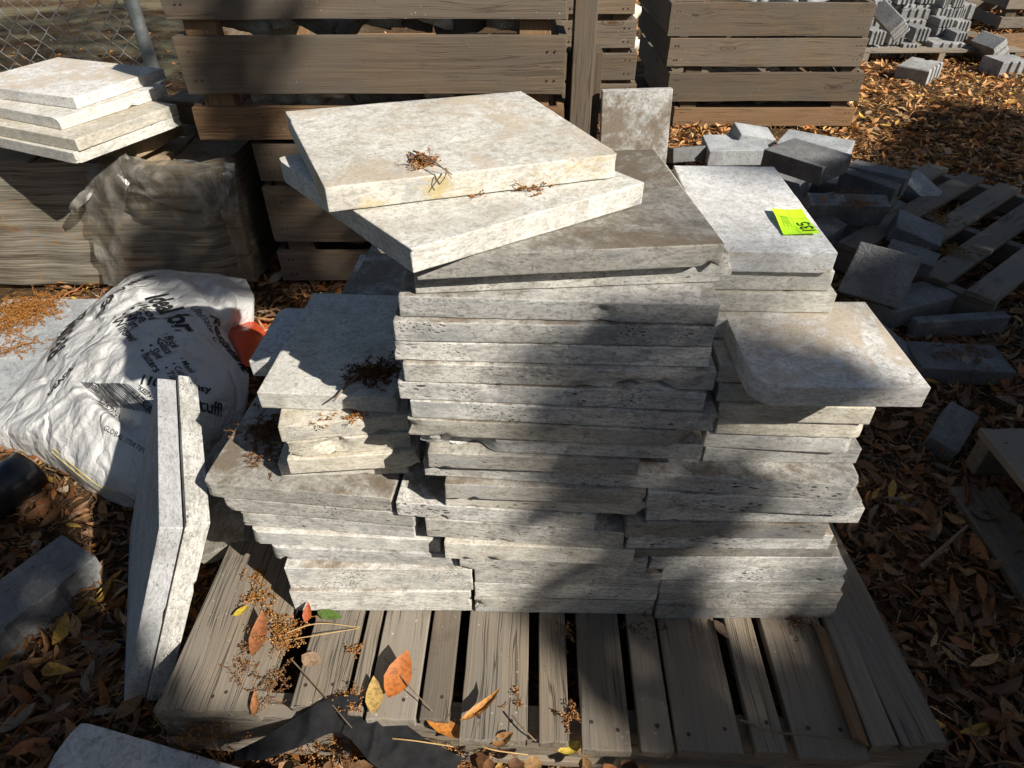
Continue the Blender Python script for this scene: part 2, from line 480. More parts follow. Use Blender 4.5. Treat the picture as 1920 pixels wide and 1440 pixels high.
M['wood_crate'] = wood('weathered_crate_wood', (0.118, 0.084, 0.054), (0.182, 0.136, 0.09), grey=(0.12, 0.103, 0.082), grey_amt=0.65, knot=0.9, crack=0.4, ring=48)
M['wood_fresh'] = wood('brown_crate_wood', (0.19, 0.105, 0.05), (0.28, 0.165, 0.085), grey=(0.17, 0.12, 0.075), grey_amt=0.4, knot=0.6, crack=0.5)
M['paver'] = concrete('charcoal_concrete', (0.135, 0.135, 0.133), (0.205, 0.205, 0.20), dust=0.35)
M['paver_light'] = concrete('grey_concrete', (0.26, 0.27, 0.275), (0.38, 0.39, 0.39), dust=0.2)
M['block'] = concrete('block_concrete', (0.20, 0.20, 0.195), (0.31, 0.305, 0.29), dust=0.3, grain=180)
M['rubble'] = concrete('rubble_stone', (0.42, 0.37, 0.29), (0.60, 0.55, 0.46), dust=0.3, grain=140, val=0.3)
M['rubble_dark'] = concrete('rubble_stone_dark', (0.16, 0.14, 0.115), (0.27, 0.24, 0.2), dust=0.3, grain=140, val=0.3)
M['leaf'] = tinted('dry_leaf', 0.55, 0.35, 0.12)
M['twig'] = plain('dry_twig', (0.20, 0.145, 0.095), 0.8, 0.2, 0.5, 80)
M['catkin'] = tinted('dry_catkin', 0.9, 0.1)
M['nail'] = plain('rusty_nail', (0.045, 0.03, 0.022), 0.6, 0.3, 0.3, 200)
M['galv'] = plain('galvanised_steel', (0.36, 0.38, 0.37), 0.45, 0.5, 0.4, 40, Metallic=0.6)
M['wire'] = plain('weathered_wire', (0.46, 0.44, 0.40), 0.55, 0.4, 0.4, 60, Metallic=0.4)
M['black_plastic'] = plain('black_plastic', (0.012, 0.012, 0.012), 0.28, 0.5, 0.3, 12, 0.004)
M['black_cloth'] = plain('black_landscape_fabric', (0.018, 0.018, 0.019), 0.95, 0.08, 0.6, 60, 0.004)
M['tag'] = plain('neon_paper', (0.55, 0.95, 0.02), 0.5, 0.3, 0.03, 20)
M['ink'] = plain('black_ink', (0.012, 0.012, 0.012), 0.6, 0.2, 0.0)
M['bark'] = plain('bark', (0.12, 0.09, 0.065), 0.9, 0.1, 0.6, 25, 0.01)
M['foliage'] = plain('green_leaf', (0.055, 0.10, 0.025), 0.5, 0.3, 0.4, 20)
M['grass'] = tinted('grass_blade', 0.6, 0.2)
# ------------------------------------------------------------------ ground
Z0 = 0.14                                   # top of the pallet deck
def ground_material():
    s = NT('leaf_litter_soil')
    tc = s.n('TexCoord'); v = tc.outputs['Object']
    n1 = s.noise(v, 2.2, 6, 0.65); n2 = s.noise(v, 38, 6, 0.7); n3 = s.noise(v, 150, 4, 0.7)
    c = s.mix(s.step(n2, 0.35, 0.65), (0.030, 0.019, 0.011), (0.105, 0.060, 0.028))
    c = s.mix(s.step(n3, 0.55, 0.72), c, (0.19, 0.115, 0.055))
    y = s.sep(v)
    far = s.step(y[1], 3.1, 4.2); left = s.step(y[0], -0.8, -1.6)
    c = s.mix(s.math('MULTIPLY', s.math('MULTIPLY', far, left), s.step(n1, 0.40, 0.60)), c, s.mix(n2, (0.07, 0.08, 0.03), (0.22, 0.17, 0.12)))
    h = s.math('ADD', n2, s.math('MULTIPLY', n3, 0.5))
    return s.finish(c, 0.95, s.bump(h, 0.9, 0.012), 0.1)
M['ground'] = ground_material()
def axis_pts(lo, hi, fine_lo, fine_hi, step):
    a = np.arange(fine_lo, fine_hi + 1e-6, step)
    far_l = fine_lo - np.geomspace(0.2, fine_lo - lo, 12)[::-1]
    far_h = fine_hi + np.geomspace(0.2, hi - fine_hi, 12)
    return np.concatenate([far_l, a, far_h])
gx = axis_pts(-120, 120, -3, 5, 0.08); gy = axis_pts(-120, 160, -0.5, 8, 0.08)
GX, GY = np.meshgrid(gx, gy, indexing='ij')
def ground_z(x, y):
    x = np.atleast_1d(np.asarray(x, float)); y = np.atleast_1d(np.asarray(y, float))
    P = np.stack([x, y, 0 * x], 1)
    near = np.exp(-((np.maximum(np.abs(x - 1) - 5, 0)) ** 2 + np.maximum(np.abs(y - 4) - 5, 0) ** 2) / 4)
    return (0.010 * vnoise(P * 1.7, 3) + 0.005 * vnoise(P * 6, 4)) * near - 0.008
GZ = ground_z(GX.ravel(), GY.ravel())
ids = np.arange(GX.size).reshape(GX.shape)
GF = np.stack([ids[:-1, :-1], ids[1:, :-1], ids[1:, 1:], ids[:-1, 1:]], -1).reshape(-1, 4)
g = link('ground', mesh_np('ground', np.stack([GX.ravel(), GY.ravel(), GZ], 1), GF, M['ground'], True))
tag(g, 'brown soil under a carpet of fallen leaves', 'ground', kind='structure')

# ------------------------------------------------------------------ the pallet under the stone
pal = tag(empty('wooden_pallet', (0.05, 0.9, 0.0)), 'weathered grey wooden pallet carrying the tall stacks of pale stone slabs', 'pallet')
def child(o, parent):
    o.parent = parent
    o.matrix_parent_inverse = parent.matrix_basis.inverted()
    return o
def add_board(parent, name, A, B, w, t, mat, seed, ztop=None, side=1, **kw):
    """Board between the points A and B (its top centre line), width across, thickness down."""
    A = np.asarray(A, float); B = np.asarray(B, float)
    x = B - A; l = np.linalg.norm(x); x /= l
    zz = np.array([0, 0, 1.0]); y = np.cross(zz, x); y /= np.linalg.norm(y); z = np.cross(x, y)
    me = board_mesh(l, w, t, seed, mat, name=name, **kw)
    o = link(name, me, M=mat4(x, y, z, (A + B) / 2 - z * t / 2))
    if parent is not None: child(o, parent)
    return o
NAIL = None
def nails(board_parent, pts, top):
    global NAIL
    if NAIL is None:
        a = np.arange(8) * math.pi / 4
        V = np.concatenate([np.stack([np.cos(a) * .0034, np.sin(a) * .0034, 0 * a - .003], 1), np.stack([np.cos(a) * .003, np.sin(a) * .003, 0 * a + .0006], 1)])
        F = [[i, (i + 1) % 8, 8 + (i + 1) % 8, 8 + i] for i in range(8)] + [list(range(8, 16))]
        NAIL = mesh_np('nail', V, F, M['nail'])
    for p in pts:
        o = link('nail', NAIL, loc=(p[0], p[1], top))
        child(o, board_parent)
YB = U(960, 1155, Z0)[1]
hd = math.radians(1.8); DX = math.tan(hd)
edges = [(592, 681), (690, 717), (723, 807), (813, 863), (880, 992), (1010, 1060), (1078, 1158), (1173, 1227), (1231, 1337), (1355, 1407), (1422, 1533)]
fr = [1330, 1345, 1352, 1352, 1392, 1394, 1408, 1412, 1415, 1412, 1424]
rs = random.Random(3)
for i, ((a, b), fy) in enumerate(zip(edges, fr)):
    xa, xb = U(a, 1155, Z0)[0], U(b, 1155, Z0)[0]
    xc, w = (xa + xb) / 2, xb - xa
    y0 = U(960, fy, Z0)[1]; y1 = 1.50
    dz = -0.0004 * (i % 3)
    o = add_board(pal, 'deck_board', (xc + (y0 - YB) * DX, y0, Z0 + dz), (xc + (y1 - YB) * DX, y1, Z0 + dz), w - 0.001, 0.019, M['wood_pallet'], 20 + i, frays=0.004, sy=0.02)
    for k in ((-.25, .25) if w > .06 else (0.05,)):
        nails(o, [(xc + (y0 - YB) * DX + k * w + rs.uniform(-.006, .006), y0 + rs.uniform(.028, .045))], Z0 + dz)
# splayed wide board on the left, two boards on the right
A, B = U(388, 1339, Z0 + .003), U(505, 1035, Z0 + .003)
d = (B - A) / np.linalg.norm(B - A)
o = add_board(pal, 'deck_board', A, A + d * 1.0, 0.158, 0.021, M['wood_pallet'], 41, frays=0.006, sy=0.02, warp=0.003)
for q in ((305, 1305), (337, 1303), (400, 1308), (425, 1300), (470, 1318)):
    p = U(*q, Z0); nails(o, [p[:2]], Z0 + .0035)
for (f0, f1, fyy, b0, b1, byy, sd) in ((1634, 1690, 1404, 1545, 1578, 1155, 42), (1692, 1783, 1400, 1579, 1650, 1155, 43)):
    A = (U(f0, fyy, Z0) + U(f1, fyy, Z0)) / 2; B = (U(b0, byy, Z0) + U(b1, byy, Z0)) / 2
    w = U(f1, fyy, Z0)[0] - U(f0, fyy, Z0)[0]
    d = (B - A) / np.linalg.norm(B - A)
    A[2] += .002; B = A + d * 1.06
    o = add_board(pal, 'deck_board', A, B, w - .003, 0.02, M['wood_pallet'], sd, frays=0.012, sy=0.02)
# a strip split off, leaning in the gap
A, B = U(1618, 1398, Z0 + .012), U(1538, 1172, Z0 + .004)
x, y, z, lx, ly = frame(A, B, U(1648, 1385, Z0 - .03))
o = child(link('split_strip', board_mesh(lx, .03, .007, 77, M['wood_fresh'], name='split_strip', frays=.008), M=mat4(x, y, z, (A + B) / 2)), pal)
for i, yy in enumerate((0.455, 0.93, 1.44)):
    add_board(pal, 'stringer', (-0.55, yy + (.05 if i == 0 else 0), Z0 - .0215), (0.62, yy + (-.005 if i == 0 else .01), Z0 - .0215), 0.038, 0.085, M['wood_pallet'], 60 + i)
for i, yy in enumerate((0.46, 0.93, 1.43)):
    add_board(pal, 'bottom_board', (-0.55, yy + (.05 if i == 0 else 0), .0335), (0.62, yy + (.0 if i == 0 else .01), .0335), 0.07, 0.018, M['wood_pallet'], 70 + i)

# ------------------------------------------------------------------ stone slabs
GRP = 'pale travertine slabs stacked on the pallet'
_seed = [100]
def put_slab(A, B, depth, t, mat, label, group=GRP, name='travertine_slab', Cdir=None, **kw):
    """A, B: front corners of the top face. The slab reaches back by depth."""
    A = np.asarray(A, float); B = np.asarray(B, float)
    x = B - A; w = np.linalg.norm(x); x = x / w
    if Cdir is None:
        y = np.cross(np.array([0, 0, 1.0]), x); y /= np.linalg.norm(y)
    else:
        y = np.asarray(Cdir, float); y = y - x * (x @ y); y /= np.linalg.norm(y)
    z = np.cross(x, y)
    _seed[0] += 1
    kw.setdefault('chips', 2)
    me = slab_mesh(w, depth, t - 0.0012, _seed[0], mat, **kw)
    o = link(name, me, M=mat4(x, y, z, A + x * w / 2 + y * depth / 2 - z * t / 2))
    return tag(o, label, 'stone slab', group)
def shear(o, k):
    """A slab sawn slightly out of square."""
    co = np.empty(len(o.data.vertices) * 3, np.float32); o.data.vertices.foreach_get('co', co); co = co.reshape(-1, 3)
    co[:, 0] += k * (co[:, 1] - co[:, 1].min()); o.data.vertices.foreach_set('co', co.ravel()); o.data.update()
def slab(L, R, ztop, t, depth, mat, label, **kw):
    return put_slab(U(*L, Z0 + ztop), U(*R, Z0 + ztop), depth, t, M[mat], label, **kw)

ORD = ['lowest', 'second', 'third', 'fourth', 'fifth', 'sixth', 'seventh', 'eighth', 'ninth', 'tenth', 'eleventh', 'twelfth', 'thirteenth']
# middle column at the bottom
z = 0
mid = [((889, 1122), (1228, 1127), .0395, 'trav_dark'), ((889, 1092), (1236, 1100), .0395, 'trav'), ((889, 1066), (1241, 1076), .0385, 'trav'),
       ((860, 1039), (1216, 1048), .039, 'trav'), ((832, 1018), (1191, 1032), .038, 'trav_cream'), ((796, 972), (1172, 999), .0415, 'trav')]
for i, (L, R, t, m) in enumerate(mid):
    z += t
    pitd = dict(chips=3)
    slab(L, R, z, t, .56, m, f'grey travertine slab, {ORD[i]} from the pallet in the middle bottom column', **pitd)
slab((741, 941), (1117, 968), .267, .031, .5, 'trav', 'broken travertine slab right of the crack, level with the left column top')
slab((833, 921), (1212, 940), .298, .031, .5, 'trav_cream', 'brown edged travertine slab, second below the long slab in the middle column', chips=4)
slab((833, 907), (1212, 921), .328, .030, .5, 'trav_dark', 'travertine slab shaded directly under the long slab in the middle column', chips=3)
# left column
zl = [.056, .112, .143, .174, .205, .236, .267]
lf = [((541, 1109), (882, 1109)), ((532, 1065), (885, 1068)), ((503, 1026), (857, 1040)), ((465, 996), (824, 1013)), ((450, 961), (776, 985)), ((418, 932), (775, 964)), ((376, 905), (733, 934))]
ln = ['thick travertine slab standing lowest on the pallet in the left column', 'thick travertine slab second from the pallet in the left column',
      'travertine slab third from the pallet in the left column', 'travertine slab with a dark crack, fourth up in the left column',
      'travertine slab fifth from the pallet in the left column', 'travertine slab second from the top of the left column',
      'dirty brown topped travertine slab with its corner jutting left, top of left column']
for i in range(7):
    slab(*lf[i], zl[i], zl[i] - (zl[i - 1] if i else 0), .56, ['trav', 'trav', 'trav', 'trav_white', 'trav', 'trav', 'trav_dark'][i], ln[i], cuts=[(-1, -1, .012)] if i in (2, 3, 6) else ())
# right column
rl = [(1232, 1139), (1238, 1111), (1240, 1090), (1243, 1065), (1222, 1044), (1180, 1018), (1178, 1002), (1176, 980), (1216, 947), (1216, 923)]
rr = [(1570, 1138), (1581, 1113), (1585, 1089), (1590, 1067), (1577, 1044), (1572, 1020), (1564, 1004), (1556, 984), (1623, 953), (1618, 939)]
for i in range(10):
    slab(rl[i], rr[i], (i + 1) * .0328, .0328, .54, ['trav_dark', 'trav', 'trav', 'trav', 'trav', 'trav_dark', 'trav', 'trav_dark', 'trav', 'trav'][i],
         f'travertine slab, {ORD[i]} from the pallet in the right bottom column', chips=3)
# the long slab bridging the columns
slab((793, 862), (1619, 911), .359, .031, .305, 'trav', 'long pale travertine slab bridging the middle and right columns', cuts=[(1, -1, .012)])
slab((1000, 770), (1560, 790), .359, .031, .30, 'trav', 'long travertine slab lying behind the bridging slab, mostly hidden')
# tall centre stack
TT = .0285
ct = [((801, 848), (1200, 864), 'trav_dark'), ((768, 813), (1320, 834), 'trav'), ((762, 785), (1315, 811), 'trav_dark'), ((768, 751), (1345, 777), 'trav'),
      ((745, 715), (1326, 738), 'trav'), ((754, 681), (1345, 698), 'trav'), ((736, 639), (1336, 653), 'trav'), ((736, 602), (1343, 613), 'trav'),
      ((745, 554), (1352, 570), 'trav'), ((775, 510), (1378, 487), 'trav'), ((778, 482), (1360, 456), 'trav_dark')]
cn = ['short dark travertine slab at the foot of the tall centre stack', 'travertine slab with a big broken left corner, low in the tall centre stack',
      'travertine slab with a rounded right end, ninth from the top of the centre stack', 'grey travertine slab, eighth from the top of the tall centre stack',
      'pitted pale travertine slab jutting left, seventh from the top of the centre stack', 'travertine slab with two notches under its front, sixth from the top of the centre stack',
      'dark flecked travertine slab, fifth from the top of the centre stack', 'grey streaked travertine slab with rusty spots, fourth of the front slabs from the top',
      'travertine slab with a black stain at its right end in the centre stack', 'smooth grey travertine slab jutting right under the brown topped slab',
      'wide brown stained travertine slab with a dark top near the top of the centre stack']
for i, (L, R, m) in enumerate(ct):
    kw = {}
    w = .38
    if i == 1: kw['big'] = [((-.19, -.15, -.004), (.5, 1, -.1), .035), ((-.13, -.15, .0), (0, 1, -.2), .030), ((-.10, -.15, -.01), (0, 1, .2), .022)]
    if i == 2: kw['cuts'] = [(1, -1, .035)]
    if i == 5: kw['big'] = [((.085, -.15, -.014), (0, 1, .9), .017), ((.12, -.15, -.014), (0, 1, .9), .017)]
    if i == 8: kw['big'] = [((.05, -.15, -.005), (0, 1, .5), .014)]
    slab(L, R, .359 + (i + 1) * TT, TT, .30, m, cn[i], chips=2, **kw)
ZT = .359 + 11 * TT
t2 = slab((770, 466), (1209, 341), ZT + TT, TT, float(np.linalg.norm(U(512, 296, Z0 + ZT + TT) - U(770, 466, Z0 + ZT + TT))), 'trav_white', 'white travertine slab turned askew, second from the top, its corner pointing at the viewer', cuts=[(-1, 1, .012)])
t1 = slab((608, 351), (1163, 288), ZT + 2 * TT + .001, .029, .288, 'trav_yellow', 'topmost pale travertine slab with yellow lichen on its front edge and a dry sprig', cuts=[(1, -1, .008)])
shear(t1, -.10); shear(t2, -.095)
# right upper columns
rc = [((1323, 838), (1617, 841), 'trav'), ((1325, 809), (1614, 823), 'trav_white'), ((1348, 783), (1637, 793), 'trav_cream'), ((1350, 756), (1644, 765), 'trav_cream'), ((1350, 719), (1640, 725), 'trav_cream'), ((1350, 682), (1635, 690), 'trav_white')]
for i, (L, R, m) in enumerate(rc):
    slab(L, R, .359 + (i + 1) * TT, TT, .33, m, f'cream travertine slab, {ORD[i]} above the long slab in the right upper stack', cuts=[(1, -1, .016)] if i in (1, 2) else ())
ZR = .359 + 6 * TT
slab((1419, 724), (1747, 726), ZR + .029, .029, .175, 'trav_blotch', 'small brown blotched travertine slab jutting forward from the right upper stack', cuts=[(-1, -1, .022)])
slab((1340, 598), (1578, 601), ZR + .0285, .0285, .14, 'trav_blotch', 'travertine slab with a mottled top just behind the jutting blotched slab')
slab((1330, 547), (1570, 551), ZR + .057, .0285, .27, 'trav_white', 'cream travertine slab, third below the green tag')
slab((1330, 505), (1567, 508), ZR + .0855, .0285, .27, 'trav_white', 'cream travertine slab directly under the slab with the green tag')
tag_slab = slab((1330, 469), (1572, 473), ZR + .114, .0285, .272, 'trav_fleck', 'pale flecked travertine slab carrying the green paper tag')
# low stack of small cream pieces on the left
ZL = .267
ls = [((520, 868), (764, 862), 'trav_cream', 'small cream travertine slab, lowest of the sunlit stack on the left column'),
      ((537, 862), (785, 847), 'trav_cream', 'small cream travertine slab, second from below in the sunlit left stack'),
      ((532, 831), (768, 811), 'trav_cream', 'small cream travertine slab with a flaked face, middle of the sunlit left stack'),
      ((520, 800), (765, 778), 'trav_cream', 'small cream travertine slab with rusty debris on its front edge'),
      ((481, 735), (742, 745), 'trav_white', 'small white travertine slab on top of the sunlit left stack')]
for i, (L, R, m, lb) in enumerate(ls):
    slab(L, R, ZL + (i + 1) * .03, .03, .24 if i < 4 else .27, m, lb, chips=4, big=[((-.02, -.12, .0), (0, 1, 0), .02)] if i == 2 else None)
# slabs behind the small stack
B0, B1 = U(466, 676, Z0 + .392), U(742, 684, Z0 + .392)
for k, m in enumerate(('trav_bluish', 'trav', 'trav_bluish')):
    put_slab(B0 + np.array([.03, .025 + .01 * k, -.03 * (k + 1)]), B1 + np.array([.01, .02, -.03 * (k + 1)]), .2, .03, M[m],
             ['travertine slab hidden under the blue grey slab in the shade', 'travertine slab second below the blue grey shaded slab', 'travertine slab third below the blue grey shaded slab'][k])
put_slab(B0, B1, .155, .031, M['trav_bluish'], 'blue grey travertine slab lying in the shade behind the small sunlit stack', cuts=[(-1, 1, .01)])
C0, C1 = U(648, 550, Z0 + .40), U(790, 556, Z0 + .40)
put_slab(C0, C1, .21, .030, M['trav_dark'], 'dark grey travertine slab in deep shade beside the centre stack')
for k in range(3):
    put_slab(C0 + np.array([-.03 + .01 * k, -.035 + .015 * k, -.03 * (k + 1)]), C1 + np.array([.0, -.035 + .015 * k, -.03 * (k + 1)]), .24, .030, M['trav'],
             ['grey travertine slab poking out under the dark shaded slab', 'travertine slab second below the dark shaded slab', 'travertine slab third below the dark shaded slab'][k])
for k in range(4):
    put_slab(C0 + np.array([-.02, -.02, -.12 - .0375 * k]), C1 + np.array([-.0, -.02, -.12 - .0375 * k]), .26, .0375, M['trav'],
             f'shaded travertine slab behind the left column, {ORD[3 - k]} in the pile of the dark slab')
# stone at the back of the right column that the tall stacks rest against
# ------------------------------------------------------------------ two slabs on edge leaning on the left column
T = U(337, 985, .367); T = np.array([-.492, .642, .367]); P0 = np.array([-.637, .548, 0.0])
up = (T - P0) / np.linalg.norm(T - P0)
lg = np.array([-.128, .336, 0]); lg /= np.linalg.norm(lg)
th = np.cross(lg, up); th /= np.linalg.norm(th)
if th[0] < 0: th = -th
def on_edge(base, w, h, t, mat, label, seed):
    # local x = height, y = length, z = thickness
    me = slab_mesh(h, w, t, seed, M[mat], chips=2, sx=.012, sy=.012)
    x, y, zz = up, lg, np.cross(up, lg)
    c = base + up * h / 2 + lg * w / 2
    o = link('travertine_slab', me, M=mat4(x, y, zz, c))
    return tag(o, label, 'stone slab', 'slabs leaning on edge beside the pallet')
on_edge(P0 - th * .0165, .40, .40, .032, 'trav_bluish', 'left of two grey slabs standing on edge against the left column', 301)
on_edge(P0 + th * .0175 + lg * -.004, .40, .415, .033, 'trav', 'right of two grey slabs standing on edge against the left column', 302)
# a slab leaning under the left column overhang
A, B = U(366, 1050, .10), U(455, 1008, .155)
put_slab(A, B, .26, .03, M['trav_dark'], 'dark travertine slab leaning in the gap between the standing slabs and the pallet', Cdir=np.array([-.25, .8, .05]))
# slab in the lower left corner of the picture
A, B, C = U(149, 1351, .075), U(455, 1440, .075), U(105, 1440, .075)
x, y, zz, lx, ly = frame(A, B, C)
o = link('travertine_slab', slab_mesh(.42, .25, .032, 310, M['trav_bluish']), M=mat4(x, -zz if False else y, zz, A + x * .21 + y * .125 + np.array([0, 0, -.016])))
tag(o, 'pale grey slab lying on the leaves in the near left corner', 'stone slab', 'loose stone around the pallet')
def cspline(P, n):
    """Catmull-Rom up-sampling of control rows (k, ..., 3) along axis 0."""
    P = np.asarray(P, float); k = len(P)
    E = np.concatenate([2 * P[:1] - P[1:2], P, 2 * P[-1:] - P[-2:-1]])
    out = []
    for t in np.linspace(0, k - 1, n):
        i = min(int(t), k - 2); f = t - i
        a, b, c, d = E[i], E[i + 1], E[i + 2], E[i + 3]
        out.append(.5 * ((2 * b) + (-a + c) * f + (2 * a - 5 * b + 4 * c - d) * f ** 2 + (-a + 3 * b - 3 * c + d) * f ** 3))
    return np.array(out)
cspl = cspline
# ------------------------------------------------------------------ green lot tag on the slab
tg = tag(empty('paper_tag', U(1490, 418, Z0 + ZR + .1145)), 'neon green paper tag with a handwritten number on the flecked slab', 'tag')
ztag = Z0 + ZR + .1152
q = [U(1444, 395, ztag), U(1502, 397, ztag), U(1536, 441, ztag), U(1469, 440, ztag)]
def patch(q, n, m, lift=lambda u, v: 0.0):
    V = []
    for i in range(n + 1):
        for j in range(m + 1):
            u, v = i / n, j / m
            p = (1 - u) * (1 - v) * q[0] + u * (1 - v) * q[1] + u * v * q[2] + (1 - u) * v * q[3]
            V.append(p + np.array([0, 0, lift(u, v)]))
    I = np.arange((n + 1) * (m + 1)).reshape(n + 1, m + 1)
    F = np.stack([I[:-1, :-1], I[1:, :-1], I[1:, 1:], I[:-1, 1:]], -1).reshape(-1, 4)
    return np.array(V), F
tl = lambda u, v: 0.0012 + 0.0028 * abs(u - .5) ** 2 * 4 * (1 - v) + 0.0012 * math.sin(v * 5 + u * 3)
V, F = patch(q, 12, 12, tl)
F = F[:, ::-1]
child(link('paper', mesh_np('paper', V, F, M['tag'], True)), tg)
def on_tag(u, v): return (1 - u) * (1 - v) * q[0] + u * (1 - v) * q[1] + u * v * q[2] + (1 - u) * v * q[3] + np.array([0, 0, tl(u, v) + .0007])
def stroke(mb, pts, wd, surf, n=6):
    pts = [np.array(p, float) for p in pts]
    path = []
    for a, b in zip(pts[:-1], pts[1:]):
        for k in range(n): path.append(a + (b - a) * k / n)
    path.append(pts[-1]); path = np.array(path)
    T = np.gradient(path, axis=0); N = np.stack([-T[:, 1], T[:, 0]], 1); N /= np.linalg.norm(N, axis=1)[:, None] + 1e-9
    V = []
    for p, nn in zip(path, N):
        V.append(surf(*(p - nn * wd / 2))); V.append(surf(*(p + nn * wd / 2)))
    F = [[2 * i, 2 * i + 1, 2 * i + 3, 2 * i + 2] for i in range(len(path) - 1)]
    mb.add(np.array(V), np.array(F))
mb = MB()     # the handwritten number, read upwards along the tag's right side
digits = [(.02, [(.04, 0), (.05, 1)]), (.13, [(0, .82), (.06, 1), (.13, .84), (.10, .62), (.05, .54), (.12, .44), (.14, .22), (.07, 0), (0, .14)]),
          (.32, [(.13, 1), (.02, .98), (.01, .60), (.10, .62), (.14, .36), (.09, .04), (0, .10)])]
for s0, pts in digits:
    stroke(mb, [(.94 - t_ * .34, .94 - (s0 + s_) * .95) for s_, t_ in pts], .035, on_tag)
child(link('handwritten_number', mb.mesh('handwritten_number', M['ink'])), tg)
mb = MB()
for k in range(5):
    stroke(mb, [(.16 + .055 * k, .30), (.16 + .055 * k, .30 + (.30 if k % 2 else .42))], .012, on_tag)
stroke(mb, [(.50, .02), (.48, .98)], .008, on_tag); stroke(mb, [(.02, .36), (.98, .36)], .006, on_tag)
child(link('printed_lines', mb.mesh('printed_lines', M['ink'])), tg)

# ------------------------------------------------------------------ crates
def crate(name, label, X0, X1, Y, rows, depth, mat, posts=True, yaw=0.0, thick=.022, top_z=None, seed=0, side_rows=True, zbase=0.0, inner='wood_crate', split=()):
    """Slatted stone crate; rows are (x0, x1, z0, z1) of the front boards."""
    e = tag(empty(name, ((X0 + X1) / 2, Y, zbase)), label, 'crate', 'slatted wooden crates full of stone')
    def box(nm, cx, cy, cz, lx, ly, lz, m, sd, axis='x'):
        # board lying along x or y or standing along z
        if axis == 'x': x, y, z, l, w, t = (1, 0, 0), (0, 0, 1), (0, -1, 0), lx, lz, ly
        elif axis == 'y': x, y, z, l, w, t = (0, 1, 0), (0, 0, 1), (1, 0, 0), ly, lz, lx
        else: x, y, z, l, w, t = (0, 0, 1), (1, 0, 0), (0, 1, 0), lz, lx, ly
        o = link(nm, board_mesh(l, w, t, sd, M[m], name=nm, warp=.003), M=mat4(np.array(x, float), np.array(y, float), np.array(z, float), (cx, cy, cz)))
        return child(o, e)
    zt = max(r[3] for r in rows); zb = min(r[2] for r in rows)
    for i, (x0, x1, z0, z1) in enumerate(rows):
        mm = mat if isinstance(mat, str) else mat[i]
        b = box('front_board', (x0 + x1) / 2, Y + thick / 2, (z0 + z1) / 2, x1 - x0, thick, z1 - z0, mm, seed + i)
        for xe in (x0 + .035, x0 + .05, x1 - .05, x1 - .03):
            for dz in (-.25, .25):
                n_ = link('nail', NAIL, M=mat4(np.array([1., 0, 0]), np.array([0, 0, 1.]), np.array([0, -1., 0]), (xe, Y - .0008, (z0 + z1) / 2 + dz * (z1 - z0))))
                n_.parent = b; n_.matrix_parent_inverse = (e.matrix_basis @ Matrix.Translation(Vector((0, 0, 0)))).inverted() if False else Matrix.Identity(4)
                n_.matrix_parent_inverse = (e.matrix_basis @ b.matrix_parent_inverse @ b.matrix_basis).inverted()
        if side_rows:
            for xs in (x0 + thick / 2, x1 - thick / 2):
                box('side_board', xs, Y + thick + depth / 2 + .002, (z0 + z1) / 2 + .004, thick, depth, (z1 - z0) * .96, mm, seed + 30 + i, 'y')
        box('back_board', (x0 + x1) / 2, Y + depth + thick * 1.6, (z0 + z1) / 2, x1 - x0 - .01, thick, z1 - z0, mm, seed + 60 + i)
    if posts:
        for xs in (X0 + .075, X1 - .085):
            for yy in (Y + thick + .025, Y + depth - .03):
                box('corner_post', xs, yy, (zt + zb) / 2 - .004, .085, .045, zt - zb - .01, inner, seed + 90, 'z')
    return e, box
_stone_cache = {}
ORDN = 'first second third fourth fifth sixth seventh eighth ninth tenth eleventh twelfth thirteenth fourteenth fifteenth sixteenth seventeenth eighteenth nineteenth twentieth'.split()
def stone_mesh(k, mat):
    key = (k, mat)
    if key not in _stone_cache:
        r = np.random.RandomState(900 + k)
        h = np.array([r.uniform(.05, .11), r.uniform(.05, .10), r.uniform(.011, .022)])
        V, F = lattice_box(np.linspace(-h[0], h[0], 5), np.linspace(-h[1], h[1], 5), np.linspace(-h[2], h[2], 3))
        ang = np.arctan2(V[:, 1] / h[1], V[:, 0] / h[0])
        V[:, :2] *= (0.85 + .22 * vnoise(np.stack([np.cos(ang) * 1.7, np.sin(ang) * 1.7, 0 * ang], 1), k))[:, None]
        V += .004 * np.stack([vnoise(V * 40, k), vnoise(V * 40, k + 7), vnoise(V * 40, k + 3)], 1)
        _stone_cache[key] = mesh_np('broken_stone', V, F, M[mat])
    return _stone_cache[key]
def stones(n, x0, x1, y0, y1, z0, z1, label, group, seed, mats=('rubble', 'rubble_dark'), steep=.5):
    r = random.Random(seed)
    for i in range(n):
        u = (i + .5) / n
        o = link('broken_stone', stone_mesh(r.randrange(7), r.choice(mats)), loc=(x0 + (x1 - x0) * u + r.uniform(-.03, .03), r.uniform(y0, y1), r.uniform(z0, z1)),
                 rot=(r.gauss(0, steep), r.gauss(0, steep), r.uniform(0, 6.28)))
        tag(o, label.replace('#', ORDN[i] if i < len(ORDN) else 'last'), 'stone', group)

